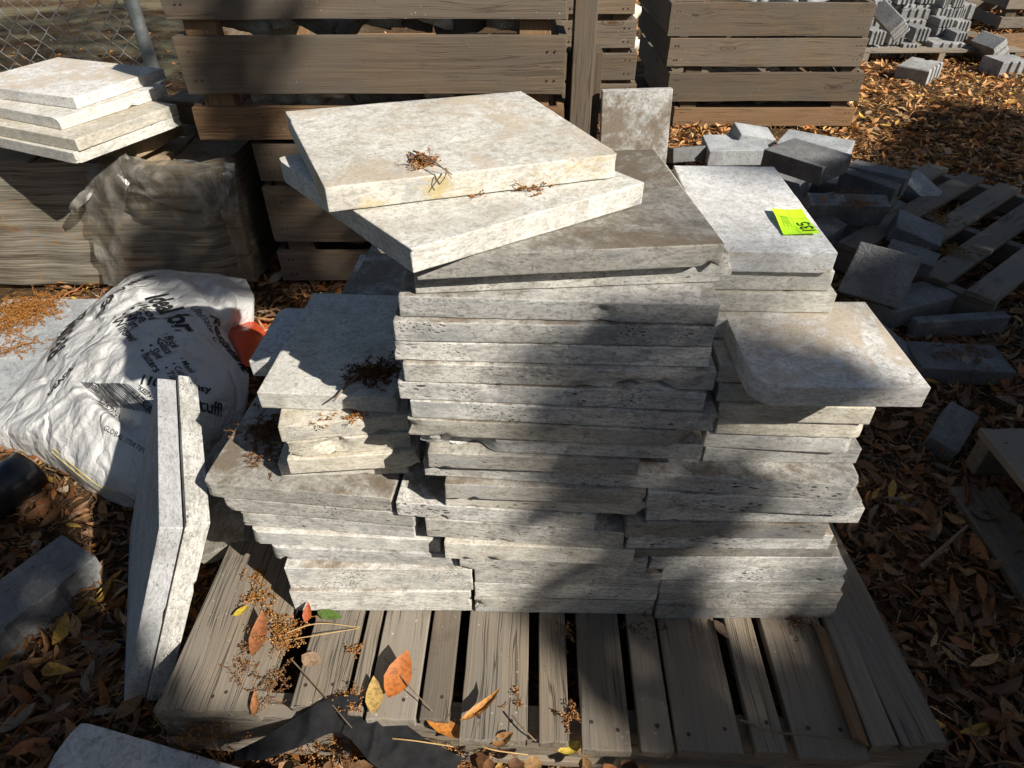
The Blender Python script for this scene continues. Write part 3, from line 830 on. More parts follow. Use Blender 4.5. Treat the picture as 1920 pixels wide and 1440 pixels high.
# big crate behind the stack: an upper crate standing on a lower one
YC = 1.955
upper, boxf = crate('wooden_crate', 'large upper brown slatted crate directly behind the centre stack', -.905, .147, YC,
      [(-.905, .147, .495, .585), (-.903, .146, .620, .766), (-.905, .144, .806, .945)], .95, ['wood_fresh', 'wood_crate', 'wood_crate'], seed=400, zbase=.49, inner='wood_fresh')
boxf('leg_post', .195, YC + .05, .60, .06, .07, .78, 'wood_crate', 470, 'z')
boxf('floor_board', -.38, YC + .5, .505, 1.0, .9, .012, 'wood_crate', 471)
stones(14, -.80, .05, YC + .115, YC + .15, .60, .615, '# broken stone from the left in the lower gap of the upper crate', 'stone in the upper crate', 5, ('rubble', 'rubble_dark', 'rubble_dark'), steep=.12)
stones(12, -.80, .05, YC + .12, YC + .17, .778, .795, '# flat stone from the left in the upper gap of the upper crate', 'flat stone in the upper crate', 6, ('rubble_dark', 'rubble_dark', 'rubble'), steep=.25)
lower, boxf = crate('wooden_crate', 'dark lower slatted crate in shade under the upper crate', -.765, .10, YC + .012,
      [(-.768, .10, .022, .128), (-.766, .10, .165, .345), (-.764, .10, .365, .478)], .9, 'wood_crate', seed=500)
stones(9, -.70, .0, YC + .15, YC + .25, .14, .155, '# broken stone from the left in the gap of the lower crate', 'stone in the lower crate', 8, steep=.2)
boxf('floor_board', -.33, YC + .5, .05, .8, .8, .012, 'wood_crate', 571)
# thick post and block beside the crates
A = VY(1068, 97, 2.02); B = VY(1130, 97, 2.02)
o = link('wooden_post', board_mesh(.86, .095, .075, 590, M['wood_crate'], name='wooden_post', warp=.004), M=mat4(np.array([0, 0, 1.]), np.array([1., 0, 0]), np.array([0, 1., 0]), ((A[0] + B[0]) / 2, 2.06, A[2] - .43)))
tag(o, 'thick weathered timber post end standing beside the upper crate', 'post')
# crate on the right
YR = 3.633
rcx = [(1262, 1600, 203, 240), (1252, 1615, 137, 190), (1253, 1622, 72, 125), (1255, 1634, 5, 68)]
rows = []
for (a, b, t_, b_) in rcx:
    p0, p1 = VY(a, b_, YR), VY(b, t_, YR)
    rows.append((VY(a, (t_ + b_) / 2, YR)[0], VY(b, (t_ + b_) / 2, YR)[0], max(.01, p0[2]), p1[2]))
right_crate, boxf = crate('wooden_crate', 'sunlit grey slatted crate standing on the leaves at the right back', rows[0][0], rows[0][1], YR, rows, .95, ['wood_fresh', 'wood_crate', 'wood_crate', 'wood_crate'], seed=600)
rx0, rx1 = rows[0][0] + .06, rows[0][1] - .06
for k, (zlo, zhi) in enumerate(((.105, .12), (.275, .29), (.43, .45))):
    stones(12, rx0, rx1, YR + .15, YR + .2, zlo, zhi, ['# pale stone from the left in the lowest gap of the right crate', '# pale stone from the left in the middle gap of the right crate', '# pale stone from the left in the top gap of the right crate'][k], f'stone in the right crate gap {["low", "middle", "high"][k]}', 30 + k, ('rubble', 'rubble', 'rubble_dark'), .25)
stones(18, rx0, rx1, YR + .15, YR + .7, .565, .60, '# pale stone from the left heaped on top of the right crate', 'stone on top of the right crate', 40, ('rubble', 'paver_light'))
boxf('floor_board', (rx0 + rx1) / 2, YR + .5, .09, .85, .85, .012, 'wood_crate', 671)
# crate in the middle distance
YM = 3.15
rows = []
for (t_, b_) in ((158, 185), (100, 150), (40, 90), (-18, 27)):
    p0, p1 = VY(1085, b_, YM), VY(1195, t_, YM)
    rows.append((.21, VY(1193, (t_ + b_) / 2, YM)[0], p0[2], p1[2]))
_, boxf = crate('wooden_crate', 'narrow sunlit crate glimpsed between the upper crate and the right crate', .21, rows[0][1], YM, rows, .5, 'wood_crate', seed=700)
for k in range(3):
    stones(4, .30, rows[0][1] - .06, YM + .15, YM + .18, rows[k][3] - .004, rows[k][3] + .012, ['# white stone from the left in the lowest gap of the narrow crate', '# white stone from the left in the middle gap of the narrow crate', '# white stone from the left in the top gap of the narrow crate'][k], f'stone in the narrow crate {["low", "middle", "high"][k]}', 50 + k, ('rubble',), .2)
# second crate behind, far right corner of the picture
rows = [(4.08, 5.0, .30, .38), (4.08, 5.0, .42, .55), (4.08, 5.0, .58, .72)]
_, boxf = crate('wooden_crate', 'pale crate in the far right corner beyond the concrete blocks', 4.08, 5.0, 6.1, rows, .8, 'wood_fresh', seed=720)
rows = [(3.5, 5.2, .02, .10), (3.5, 5.2, .14, .24)]
crate('wooden_crate', 'low timber frame under the pale far right crate', 4.0, 5.1, 6.12, [(4.0, 5.1, .02, .10), (4.0, 5.1, .16, .28)], .8, 'wood_pallet', seed=740)
# slab standing upright in the sun by the crates
A, B = VY(1130, 172, 1.98), VY(1262, 168, 1.98)
x = (B - A); w = np.linalg.norm(x); x /= w
zdn = np.array([0, .10, 1.0]); zdn -= x * (x @ zdn); zdn /= np.linalg.norm(zdn)
o = link('travertine_slab', slab_mesh(w, .62, .032, 320, M['trav'], chips=3), M=mat4(x, zdn, np.cross(x, zdn), (A + B) / 2 - zdn * .31 + np.array([0, .016, 0])))
tag(o, 'flecked stone slab standing upright beside the crates, half in sun', 'stone slab', 'loose stone around the pallet')

# ------------------------------------------------------------------ wrapped pallet of pavers on the left
def film_material():
    s = NT('dusty_stretch_film')
    tc = s.n('TexCoord'); v = tc.outputs['Object']
    n = s.noise(s.scale(v, (1.5, 1.5, 85)), 2.6, 5, 0.62, 0.0)
    d = s.noise(v, 5, 6, 0.65)
    c = s.mix(s.step(n, 0.38, 0.64), (0.12, 0.10, 0.072), (0.25, 0.22, 0.17))
    c = s.mix(s.step(d, 0.48, 0.66, 0, .7), c, (0.20, 0.185, 0.16))
    og = s.step(s.math('ABSOLUTE', s.math('SUBTRACT', s.noise(s.scale(v, (1, 1, 1)), 5.5, 2), 0.5)), 0.012, 0.0)
    c = s.mix(s.math('MULTIPLY', og, 0.5), c, (0.30, 0.16, 0.06))
    m = s.finish(c, 0.38, s.bump(n, 0.5, 0.004), 0.5)
    tr = s.n('BsdfTransparent', {'Color': (0.85, 0.8, 0.7)})
    fac = s.step(s.noise(s.scale(v, (2, 2, 30)), 3.0, 4), 0.46, 0.66, 0.02, 0.40)
    mx = s.n('MixShader', {0: fac, 1: s.b.outputs[0], 2: tr.outputs[0]})
    s.t.links.new(mx.outputs[0], s.out.inputs[0])
    return m
M['film'] = film_material()
def flap_material():
    s = NT('torn_grey_film')
    tc = s.n('TexCoord'); v = tc.outputs['Object']
    n = s.noise(s.scale(v, (1, 1, .5)), 16, 6, 0.68, 0.8)
    c = s.mix(s.step(n, 0.38, 0.66), (0.10, 0.09, 0.075), (0.27, 0.25, 0.215))
    m = s.finish(c, 0.22, s.bump(n, 0.6, 0.010), 0.6)
    tr = s.n('BsdfTransparent', {'Color': (0.9, 0.87, 0.8)})
    mx = s.n('MixShader', {0: s.step(s.noise(v, 9, 4), 0.36, 0.64, 0.18, 0.65), 1: s.b.outputs[0], 2: tr.outputs[0]})
    s.t.links.new(mx.outputs[0], s.out.inputs[0])
    return m
M['flap'] = flap_material()
M['tan_block'] = concrete('tan_concrete', (0.22, 0.16, 0.095), (0.34, 0.26, 0.17), dust=0.3, grain=120)
wp = tag(empty('wrapped_paver_pallet', (-1.4, 2.2, 0)), 'pallet of tan pavers wrapped in dusty torn plastic film at the left', 'pallet')
YW, WX0, WX1, WZ = 1.965, -2.35, -.86, .425
blk = board_mesh(.20, .30, .096, 800, M['tan_block'], name='paver', r=.006)
for i in range(7):
    for k in range(4):
        for j in range(2):
            o = link('paver', blk, loc=(WX0 + .12 + i * .211, YW + .17 + j * .31, .055 + k * .0985)); child(o, wp)
n, m = 110, 44
V = []
per = [(WX0, YW + .75), (WX0, YW), (WX1 - .10, YW), (WX1, YW + .06), (WX1, YW + .75)]
seg = [np.linalg.norm(np.subtract(per[i + 1], per[i])) for i in range(4)]; tot = sum(seg)
for i in range(n + 1):
    s_ = tot * i / n; k = 0
    while k < 3 and s_ > seg[k]: s_ -= seg[k]; k += 1
    p = np.array(per[k]) + (np.array(per[k + 1]) - np.array(per[k])) * min(1, s_ / seg[k])
    for j in range(m + 1):
        zz = .015 + (WZ - .015) * j / m
        V.append((p[0], p[1], zz))
V = np.array(V)
wob = .004 * np.sin(V[:, 0] * 30) + .006 * vnoise(np.stack([V[:, 0] * 4, V[:, 1] * 4, V[:, 2] * 5], 1), 31) + .0018 * vnoise(np.stack([V[:, 0] * 9, V[:, 1] * 9, V[:, 2] * 60], 1), 33)
pinch = -.003 * (np.abs(((V[:, 2] - .105) / .0985 + .5) % 1 - .5) < .1)
V[:, 1] -= np.where(V[:, 1] < YW + .1, .012 + wob + pinch, 0); V[:, 0] += np.where(V[:, 0] > WX1 - .02, .012 + wob, 0)
V[:, 2] += .012 * vnoise(np.stack([V[:, 0] * 8, V[:, 1] * 8, 0 * V[:, 0]], 1), 35) * (V[:, 2] > WZ - .03)
I = np.arange((n + 1) * (m + 1)).reshape(n + 1, m + 1)
F = np.stack([I[:-1, :-1], I[1:, :-1], I[1:, 1:], I[:-1, 1:]], -1).reshape(-1, 4)
child(link('plastic_film', mesh_np('plastic_film', V, F, M['film'], True)), wp)
def ribbon(pts, wds, nrm, mat, name, seed, rumple=.012, n=24, m=8):
    """A hanging strip of sheet through pts (centre line) with widths, rumpled."""
    pts = np.array(pts, float); tt = np.linspace(0, len(pts) - 1, n + 1)
    P = np.stack([np.interp(tt, np.arange(len(pts)), pts[:, k]) for k in range(3)], 1)
    for _ in range(3): P[1:-1] = (P[:-2] + 2 * P[1:-1] + P[2:]) / 4
    W = np.interp(tt, np.arange(len(wds)), wds)
    T = np.gradient(P, axis=0); T /= np.linalg.norm(T, axis=1)[:, None]
    S = np.cross(T, np.array(nrm, float)); S /= np.linalg.norm(S, axis=1)[:, None] + 1e-9
    V = []
    for i in range(n + 1):
        for j in range(m + 1):
            V.append(P[i] + S[i] * W[i] * (j / m - .5))
    V = np.array(V)
    N = np.array(nrm, float) / np.linalg.norm(nrm)
    V += N * (rumple * (fbm(V * 14, 2, seed) + .8 * (1 - np.abs(vnoise(V * 26, seed + 2))) ** 4))[:, None]
    I = np.arange((n + 1) * (m + 1)).reshape(n + 1, m + 1)
    F = np.stack([I[:-1, :-1], I[1:, :-1], I[1:, 1:], I[:-1, 1:]], -1).reshape(-1, 4)
    return mesh_np(name, V, F, mat, True)
yf = YW - .045
child(link('torn_film_flap', ribbon([VY(250, 300, yf), VY(205, 330, yf - .03), VY(195, 400, yf - .02), VY(205, 470, yf), VY(215, 535, yf)], [.05, .13, .11, .09, .06], (0, -1, .3), M['flap'], 'torn_film_flap', 3, .016)), wp)
rows_ = [[(222, 296, .0), (300, 296, .005), (375, 303, .0), (442, 318, -.01)], [(228, 322, -.03), (300, 318, -.055), (372, 325, -.05), (436, 338, -.02)],
         [(240, 350, -.03), (305, 352, -.05), (372, 362, -.05), (430, 372, -.03)], [(262, 378, -.01), (316, 398, -.02), (370, 415, -.03), (424, 402, -.01)]]
C_ = np.array([[VY(px_, py_, yf + dy_) for px_, py_, dy_ in r_] for r_ in rows_])
S_ = cspl(C_, 46); S_ = np.swapaxes(cspl(np.swapaxes(S_, 0, 1), 46), 0, 1); P_s = S_.reshape(-1, 3).copy()
P_s[:, 1] -= .016 * (1 - np.abs(vnoise(P_s * np.array([9, 5, 22]), 91))) ** 4 + .006 * vnoise(P_s * 35, 92)
P_s[:, 2] += .012 * vnoise(P_s * 16, 93)
I = np.arange(46 * 46).reshape(46, 46)
child(link('torn_film_flap', mesh_np('torn_film_flap', P_s, np.stack([I[:-1, :-1], I[1:, :-1], I[1:, 1:], I[:-1, 1:]], -1).reshape(-1, 4), M['flap'], True)), wp)
child(link('torn_film_flap', ribbon([VY(430, 305, yf), VY(430, 360, yf - .03), VY(440, 420, yf - .03), VY(450, 480, yf)], [.03, .06, .05, .01], (0, -1, .3), M['flap'], 'torn_film_flap', 6, .02)), wp)
child(link('torn_film_flap', ribbon([VY(180, 330, yf), VY(160, 370, yf - .03), VY(135, 405, yf - .02)], [.03, .035, .004], (0, -1, .3), M['flap'], 'torn_film_flap', 8, .02)), wp)
# grey blocks on top of the wrapped pile and four slabs on them
for (xa, ya, lab) in ((-1.42, 2.18, 'tan paver lying on the wrapped pile under the overhanging slabs'), (-1.19, 2.12, 'pale paver on the wrapped pile right of its neighbour'), (-1.05, 2.42, 'grey paver at the back corner of the wrapped pile'), (-1.62, 2.3, 'tan paver at the left of the wrapped pile'), (-1.85, 2.35, 'tan paver at the far left of the wrapped pile')):
    o = link('concrete_paver', board_mesh(.2, .24, .075, 820 + int(xa * -100), M['tan_block'] if xa > -1.3 else M['block'], name='concrete_paver', r=.005), loc=(xa, ya, WZ + .04), rot=(0, 0, .3 if xa < -1.3 else -.2))
    tag(o, lab, 'paver', 'pavers on the wrapped pile')
zt = WZ + .078
fc = [((-1.0, 0, 137, 272), None)]
A1, B1 = U(137, 183, .615), U(306, 128, .615)
lsl = [((137, 287), (345, 212), 'lowest'), ((140, 262), (330, 195), 'second from below'), ((108, 222), (323, 155), 'second from the top'), ((137, 183), (306, 128), 'topmost')]
for k, ((fx, fy), (rx, ry), nm) in enumerate(lsl):
    zz = zt + (k + 1) * .031
    A, B = U(fx, fy, zz), U(rx, ry, zz)
    x = B - A; w = np.linalg.norm(x); x /= w
    # the side A->B runs back to the right; the slab reaches left from it
    yv = np.array([-x[1], x[0], 0])
    me = slab_mesh(max(.30, min(w, .36)), .43, .030, 330 + k, M[['trav_white', 'trav_cream', 'trav_white', 'trav_blotch'][k]], chips=5)
    W_ = max(.30, min(w, .36))
    o = link('travertine_slab', me, M=mat4(x, yv, np.array([0, 0, 1.]), A + x * W_ / 2 + yv * .215 - np.array([0, 0, .0155])))
    tag(o, f'sunlit travertine slab, {nm} of four on the wrapped pile at the left', 'stone slab', 'slabs on the wrapped pile')

# ------------------------------------------------------------------ chain link fence
YF = 3.0
fence = tag(empty('chain_link_fence', (-2.2, YF, 0)), 'chain link fence with a steel post behind the wrapped pile at the left', 'fence')
pp = VY(257, 55, YF)
V, F = tube([(pp[0] + .01, YF + .02, -.02), (pp[0], YF + .02, .8), (pp[0] - .01, YF + .02, 1.9)], .027, 12)
child(link('post', mesh_np('post', V, F, M['galv'], True)), fence)
cell = .072; nz_ = 28
wire_mesh = {}
for par in (0, 1):
    zs = np.arange(0, nz_) * cell * .5
    pts = []
    for k, zz in enumerate(zs):
        sx = (1 if (k + par) % 2 else -1) * cell * .25
        pts.append((sx * .92, (.003 if k % 2 else -.003), zz)); 
        pts.append((sx * 1.04, (-.003 if k % 2 else .003), zz + cell * .07))
    V, F = tube(pts, .0016, 5)
    wire_mesh[par] = mesh_np('wire', V, F, M['wire'], True)
for i in range(40):
    o = link('wire', wire_mesh[i % 2], loc=(-2.95 + i * cell * .5, YF, .0), rot=(random.Random(i).gauss(0, .004), random.Random(i + 50).gauss(0, .004), 0)); child(o, fence)
V, F = tube([(-2.98, YF, 1.5), (-1.4, YF, 1.5)], .02, 10)
child(link('top_rail', mesh_np('top_rail', V, F, M['galv'], True)), fence)
# ------------------------------------------------------------------ white woven debris bag
def bag_material():
    s = NT('woven_white_plastic')
    tc = s.n('TexCoord'); v = tc.outputs['Object']
    n = s.noise(v, 9, 6, 0.65, 0.4); n2 = s.noise(s.scale(v, (1, 1, 2)), 34, 5, 0.65, 0.8)
    c = s.mix(s.step(n, 0.50, 0.75, 0, .45), (0.52, 0.515, 0.495), (0.34, 0.325, 0.29))
    c = s.mix(s.step(s.noise(v, 70, 5, .7), 0.60, 0.75, 0, .4), c, (0.33, 0.30, 0.26))
    wv = s.n('TexWave', {'Vector': v, 'Scale': 190.0, 'Distortion': 0.6}, bands_direction='X').outputs[1]
    wv2 = s.n('TexWave', {'Vector': v, 'Scale': 190.0, 'Distortion': 0.6}, bands_direction='Y').outputs[1]
    h = s.math('ADD', s.math('MULTIPLY', n2, 1.0), s.math('MULTIPLY', s.math('MULTIPLY', wv, wv2), 0.10))
    vw = s.n('VectorMath', {0: v, 1: s.n('VectorMath', {0: s.noise(v, 9, 3, color=True), 1: (0.12, 0.12, 0.12)}, operation='MULTIPLY').outputs[0]}, operation='ADD').outputs[0]
    cr = s.math('MINIMUM', s.vor(s.scale(vw, (1.0, 0.6, 0.8)), 13, 1.0, 'DISTANCE_TO_EDGE'), 0.22)
    cr2 = s.math('MINIMUM', s.vor(s.scale(vw, (0.7, 1.0, 0.8)), 31, 1.0, 'DISTANCE_TO_EDGE'), 0.2)
    h = s.math('ADD', s.math('MULTIPLY', h, 0.6), s.math('ADD', s.math('MULTIPLY', cr, 4.0), s.math('MULTIPLY', cr2, 0.7)))
    return s.finish(c, 0.45, s.bump(h, 0.6, 0.012), 0.4)
M['bag'] = bag_material()
M['orange_bag'] = plain('orange_plastic', (0.55, 0.065, 0.02), 0.4, 0.45, 0.25, 14, 0.006)
M['print'] = plain('black_print', (0.02, 0.02, 0.022), 0.5, 0.3, 0.25, 60)
M['thread'] = plain('yellow_thread', (0.50, 0.40, 0.12), 0.8, 0.2, 0.2)

ctrl = [
 [(112, 628, .03), (172, 572, .07), (240, 520, .11), (300, 506, .13), (390, 512, .12), (462, 522, .09)],
 [(72, 678, .05), (145, 622, .11), (225, 562, .165), (310, 560, .175), (395, 556, .16), (476, 566, .08)],
 [(40, 722, .06), (122, 690, .12), (212, 640, .18), (310, 645, .195), (380, 640, .17), (425, 610, .09)],
 [(8, 760, .06), (105, 745, .125), (195, 715, .17), (300, 722, .19), (392, 735, .16), (464, 692, .07)],
 [(-30, 800, .04), (78, 800, .10), (185, 800, .14), (290, 812, .15), (375, 815, .125), (455, 780, .05)],
 [(-40, 815, .02), (70, 838, .05), (170, 890, .075), (262, 910, .08), (335, 890, .07), (405, 870, .03)],
 [(-30, 830, .0), (84, 868, .0), (178, 930, .0), (262, 962, .0), (330, 952, .0), (372, 920, .0)],
]
C = np.array([[U(*q) for q in row] for row in ctrl])
nb = 150
S = cspline(C, nb)
S = np.swapaxes(cspline(np.swapaxes(S, 0, 1), nb), 0, 1)
P = S.reshape(-1, 3)
edge = np.minimum.reduce([np.repeat(np.linspace(0, 1, nb), nb), np.tile(np.linspace(0, 1, nb), nb), 1 - np.repeat(np.linspace(0, 1, nb), nb), 1 - np.tile(np.linspace(0, 1, nb), nb)]).clip(0, .12) / .12
a_ = math.radians(35)
q1 = np.stack([P[:, 0] * math.cos(a_) + P[:, 1] * math.sin(a_), -P[:, 0] * math.sin(a_) + P[:, 1] * math.cos(a_), P[:, 2]], 1)
wr = .017 * np.abs(vnoise(q1 * np.array([8, 4.5, 5]), 71)) ** .75 + .010 * np.abs(vnoise(q1 * np.array([9, 15, 8]), 72)) ** .75 - .010 + .006 * (1 - np.abs(vnoise(q1 * np.array([9, 3.0, 4]), 51))) ** 5 + .008 * (1 - np.abs(vnoise(q1 * np.array([4, 16, 6]), 52))) ** 6 + .006 * (1 - np.abs(vnoise(P * np.array([13, 9, 5]), 58))) ** 6 + .003 * vnoise(P * 22, 53) + .0016 * vnoise(P * 55, 54)
P = P.copy(); P[:, 2] += wr * (0.35 + .65 * edge); P[:, 1] += .006 * vnoise(P * 13, 55)
# the deep fold below the printed list
u_ = np.array([.55, -.84]); base = U(200, 742, .2)[:2]
dd = (P[:, :2] - base) @ np.array([.64, .77]); al = (P[:, :2] - base) @ np.array([.77, -.64])
P[:, 2] -= .030 * np.exp(-(dd / .012) ** 2) * np.exp(-((al) / .13) ** 2); P[:, 2] += .018 * np.exp(-((dd + .03) / .022) ** 2) * np.exp(-(al / .14) ** 2)
bb = U(400, 560, .15)[:2]; e_ = U(440, 605, .12)[:2] - U(365, 508, .13)[:2]; e_ /= np.linalg.norm(e_); n2_ = np.array([-e_[1], e_[0]])
d2_ = (P[:, :2] - bb) @ n2_; a2_ = (P[:, :2] - bb) @ e_
P[:, 2] -= .032 * np.exp(-(d2_ / .022) ** 2) * np.exp(-(a2_ / .16) ** 2)
P[:, 2] = np.maximum(P[:, 2], .002)
I = np.arange(nb * nb).reshape(nb, nb)
F = np.stack([I[:-1, :-1], I[1:, :-1], I[1:, 1:], I[:-1, 1:]], -1).reshape(-1, 4)
# closing skirt down to the ground all round
loop = np.concatenate([I[0, :], I[1:, -1], I[-1, -2::-1], I[-2:0:-1, 0]])
cen = P.mean(0)
skV = P[loop].copy(); skV[:, :2] = cen[:2] + (skV[:, :2] - cen[:2]) * .93; skV[:, 2] = -.004
k0 = len(P); nl = len(loop)
skF = np.array([[loop[i], loop[(i + 1) % nl], k0 + (i + 1) % nl, k0 + i] for i in range(nl)])
BV = np.concatenate([P, skV]); BF = np.concatenate([F, skF])
bagE = tag(empty('debris_bag', (cen[0], cen[1], 0)), 'crumpled white woven rubble bag printed with black lettering lying left of the stone', 'bag')
child(link('sack', mesh_np('sack', BV, BF[:, ::-1], M['bag'], True)), bagE)
bvh = BVHTree.FromPolygons([Vector(v) for v in BV], [list(map(int, f)) for f in F])
def hit(px, py):
    r = ray(px, py); h_ = bvh.ray_cast(Vector((0, 0, CAMH)), Vector(r))
    return np.array(h_[0]) if h_[0] is not None else U(px, py, .2)
def drape(q3, nrm):
    h_ = bvh.ray_cast(Vector(q3 + nrm * .25), Vector(-nrm), .6)
    if h_[0] is None:
        h_ = bvh.find_nearest(Vector(q3), .12)
        if h_[0] is None: return None
    return np.array(h_[0]) + nrm * .0022
def surf_normal(p):
    h_ = bvh.find_nearest(Vector(p), .2)
    ns = []
    for dx in (-.03, 0, .03):
        for dy in (-.03, 0, .03):
            h2 = bvh.find_nearest(Vector(p + np.array([dx, dy, 0])), .2)
            if h2[1] is not None:
                nn = np.array(h2[1]); ns.append(nn if nn[2] > 0 else -nn)
    nn = np.sum(ns, 0); return nn / np.linalg.norm(nn)
import bmesh
def print_text(txt, p0, p1, bold=0.0, aspect=None, name='printed_text', flip=False):
    cu = bpy.data.curves.new('t', 'FONT'); cu.body = txt; cu.offset = bold; cu.resolution_u = 2
    ob = bpy.data.objects.new('t', cu); col.objects.link(ob)
    dg = bpy.context.evaluated_depsgraph_get()
    me = bpy.data.meshes.new_from_object(ob.evaluated_get(dg))
    bpy.data.objects.remove(ob)
    bm = bmesh.new(); bm.from_mesh(me)
    bmesh.ops.triangulate(bm, faces=bm.faces)
    for _ in range(2):
        long = [e for e in bm.edges if e.calc_length() > .22]
        if long: bmesh.ops.subdivide_edges(bm, edges=long, cuts=1); bmesh.ops.triangulate(bm, faces=bm.faces)
    V = np.array([v.co for v in bm.verts]); Fs = [[v.index for v in f.verts] for f in bm.faces]; bm.verts.index_update()
    bm.free()
    w = V[:, 0].max() - V[:, 0].min()
    A, B = hit(*p0), hit(*p1); L = np.linalg.norm(B - A); e1 = (B - A) / L
    nn = surf_normal((A + B) / 2); nn = nn - e1 * (e1 @ nn); nn /= np.linalg.norm(nn)
    e2 = np.cross(nn, e1)
    k = L / w; ky = k * (aspect or 1.0)
    out = np.zeros_like(V); ok = np.ones(len(V), bool)
    for i, p in enumerate(V):
        q3 = A + e1 * (p[0] - V[:, 0].min()) * k + e2 * p[1] * ky
        r = drape(q3, nn)
        if r is None: ok[i] = False; r = q3
        out[i] = r
    Fs = [f for f in Fs if all(ok[j] for j in f)]
    if not Fs: return
    m2 = mesh_np(name, out, Fs, M['print'])
    o = child(link(name, m2), bagE)
for t_ in [('Ideal for:', (273, 560), (332, 622), .03, 1.2), ('• Wood', (252, 571), (281, 601), .014), ('• Pipe', (239, 583), (263, 607), .014), ('• Wire', (224, 592), (249, 618), .014), ('• Windows', (207, 602), (244, 642), .014),
          ('• Brick', (303, 627), (323, 654), .014), ('• Glass', (289, 639), (311, 665), .014), ('• Slate', (274, 649), (295, 675), .014), ('• Plasters', (259, 660), (290, 700), .014),
          ('• Metal', (335, 673), (357, 700), .014), ('• Cable', (320, 683), (344, 711), .014), ('• Tiles', (305, 693), (327, 719), .014),
          ('RE-USABLE', (122, 652), (166, 580), .035, 1.35), ('DEMO BAGS', (180, 562), (292, 517), .035, 1.2), ('DEAGS', (93, 742), (140, 692), .035, 1.3),
          ('Ultimate C', (354, 577), (402, 642), .0), ('Resistant', (392, 592), (455, 697), .03, .95), ('110 LBS', (264, 721), (338, 727), .04), ('ity', (370, 733), (396, 738), .03),
          ('*KEEP AWAY', (256, 729), (302, 762), .025), ('PLASTIC BAGS', (244, 740), (303, 786), .0), ('tuff!', (371, 770), (414, 782), .014), ('nything', (375, 802), (432, 818), .014), ('.com', (352, 826), (408, 838), .04, 1.1),
          ('GLOBAL STRATEGIES', (195, 806), (286, 862), .002), ('7677061', (172, 748), (204, 776), .0)]:
    print_text(*t_)
# barcode
mb = MB(); rb = random.Random(4); x = 0.0
A, B, Cc = hit(152, 716), hit(246, 722), hit(172, 748)
nn = surf_normal((A + B) / 2)
while x < .97:
    w = rb.choice((.012, .02, .03)); g_ = rb.choice((.012, .016, .024))
    V, ok = [], True
    for j in range(9):
        for uu in (x, min(1, x + w)):
            r = drape(A + (B - A) * uu + (Cc - A) * (j / 8) * (1 + .3 * uu), nn)
            if r is None: ok = False; break
            V.append(r)
        if not ok: break
    if ok: mb.add(np.array(V), np.array([[2 * i, 2 * i + 1, 2 * i + 3, 2 * i + 2] for i in range(8)]))
    x += w + g_
if mb.V: child(link('printed_barcode', mb.mesh('printed_barcode', M['print'])), bagE)
# seam stitching along the near hem
for off in (0, 7):
    pts = [hit(a + off * .3, b - 12 - off) + np.array([0, 0, .003]) for a, b in ((98, 862), (125, 885), (155, 910), (185, 932), (215, 945))]
    V, F2 = tube(cspline(np.array(pts), 24), .0012, 5)
    child(link('stitching', mesh_np('stitching', V, F2, M['thread'], True)), bagE)
# orange bag behind
def lump(ctrl, name, mat, seed, amp=.01, n=40):
    C = np.array([[U(*q) for q in row] for row in ctrl])
    S = cspline(C, n); S = np.swapaxes(cspline(np.swapaxes(S, 0, 1), n), 0, 1)
    P = S.reshape(-1, 3).copy(); P[:, 2] += amp * (fbm(P * 14, 2, seed)); P[:, 2] = np.maximum(P[:, 2], .001)
    I = np.arange(n * n).reshape(n, n)
    F = np.stack([I[:-1, :-1], I[1:, :-1], I[1:, 1:], I[:-1, 1:]], -1).reshape(-1, 4)[:, ::-1]
    return mesh_np(name, P, F, mat, True)
o = link('orange_bag', lump([[(395, 585, .0), (430, 588, .0), (470, 598, .015), (500, 605, .0)], [(398, 600, .0), (432, 608, .04), (470, 615, .08), (505, 625, .0)], [(410, 625, .03), (444, 642, .09), (475, 650, .07), (505, 665, .0)], [(430, 660, .05), (460, 690, .08), (485, 695, .03), (505, 700, .0)]], 'orange_bag', M['orange_bag'], 71))
tag(o, 'orange red plastic bag corner poking out behind the white bag', 'bag')
# black plastic tube under the bag, grey flat stone left of the bag
A, B = U(-110, 1000, .05), U(56, 880, .045)
pts = np.array([A + (B - A) * t_ for t_ in np.linspace(0, 1, 16)]); pts = np.concatenate([pts, pts[-1:] + (B - A) * .002])
rad = np.full(17, .05) + .002 * np.sin(np.arange(17) * 2.1); rad[-1] = .004
V, F2 = tube(pts, rad, 28)
V += .002 * np.stack([vnoise(V * 18, 3), vnoise(V * 18, 4), vnoise(V * 18, 5)], 1)
tag(link('black_plastic_roll', mesh_np('black_plastic_roll', V, F2, M['black_plastic'], True)), 'shiny black plastic roll sticking out under the white bag', 'plastic roll')
A, B, Cc = U(-260, 800, .05), U(120, 800, .05), U(-260, 560, .05)
x, y, zz, lx, ly = frame(A, B, Cc)
o = link('concrete_slab', slab_mesh(lx, ly, .05, 340, M['paver_light'], chips=3, sx=.03, sy=.03), M=mat4(x, y, zz, A + x * lx / 2 + y * ly / 2 - zz * .025))
tag(o, 'flat pale grey concrete slab under orange catkins left of the bag', 'stone slab', 'loose stone around the pallet')

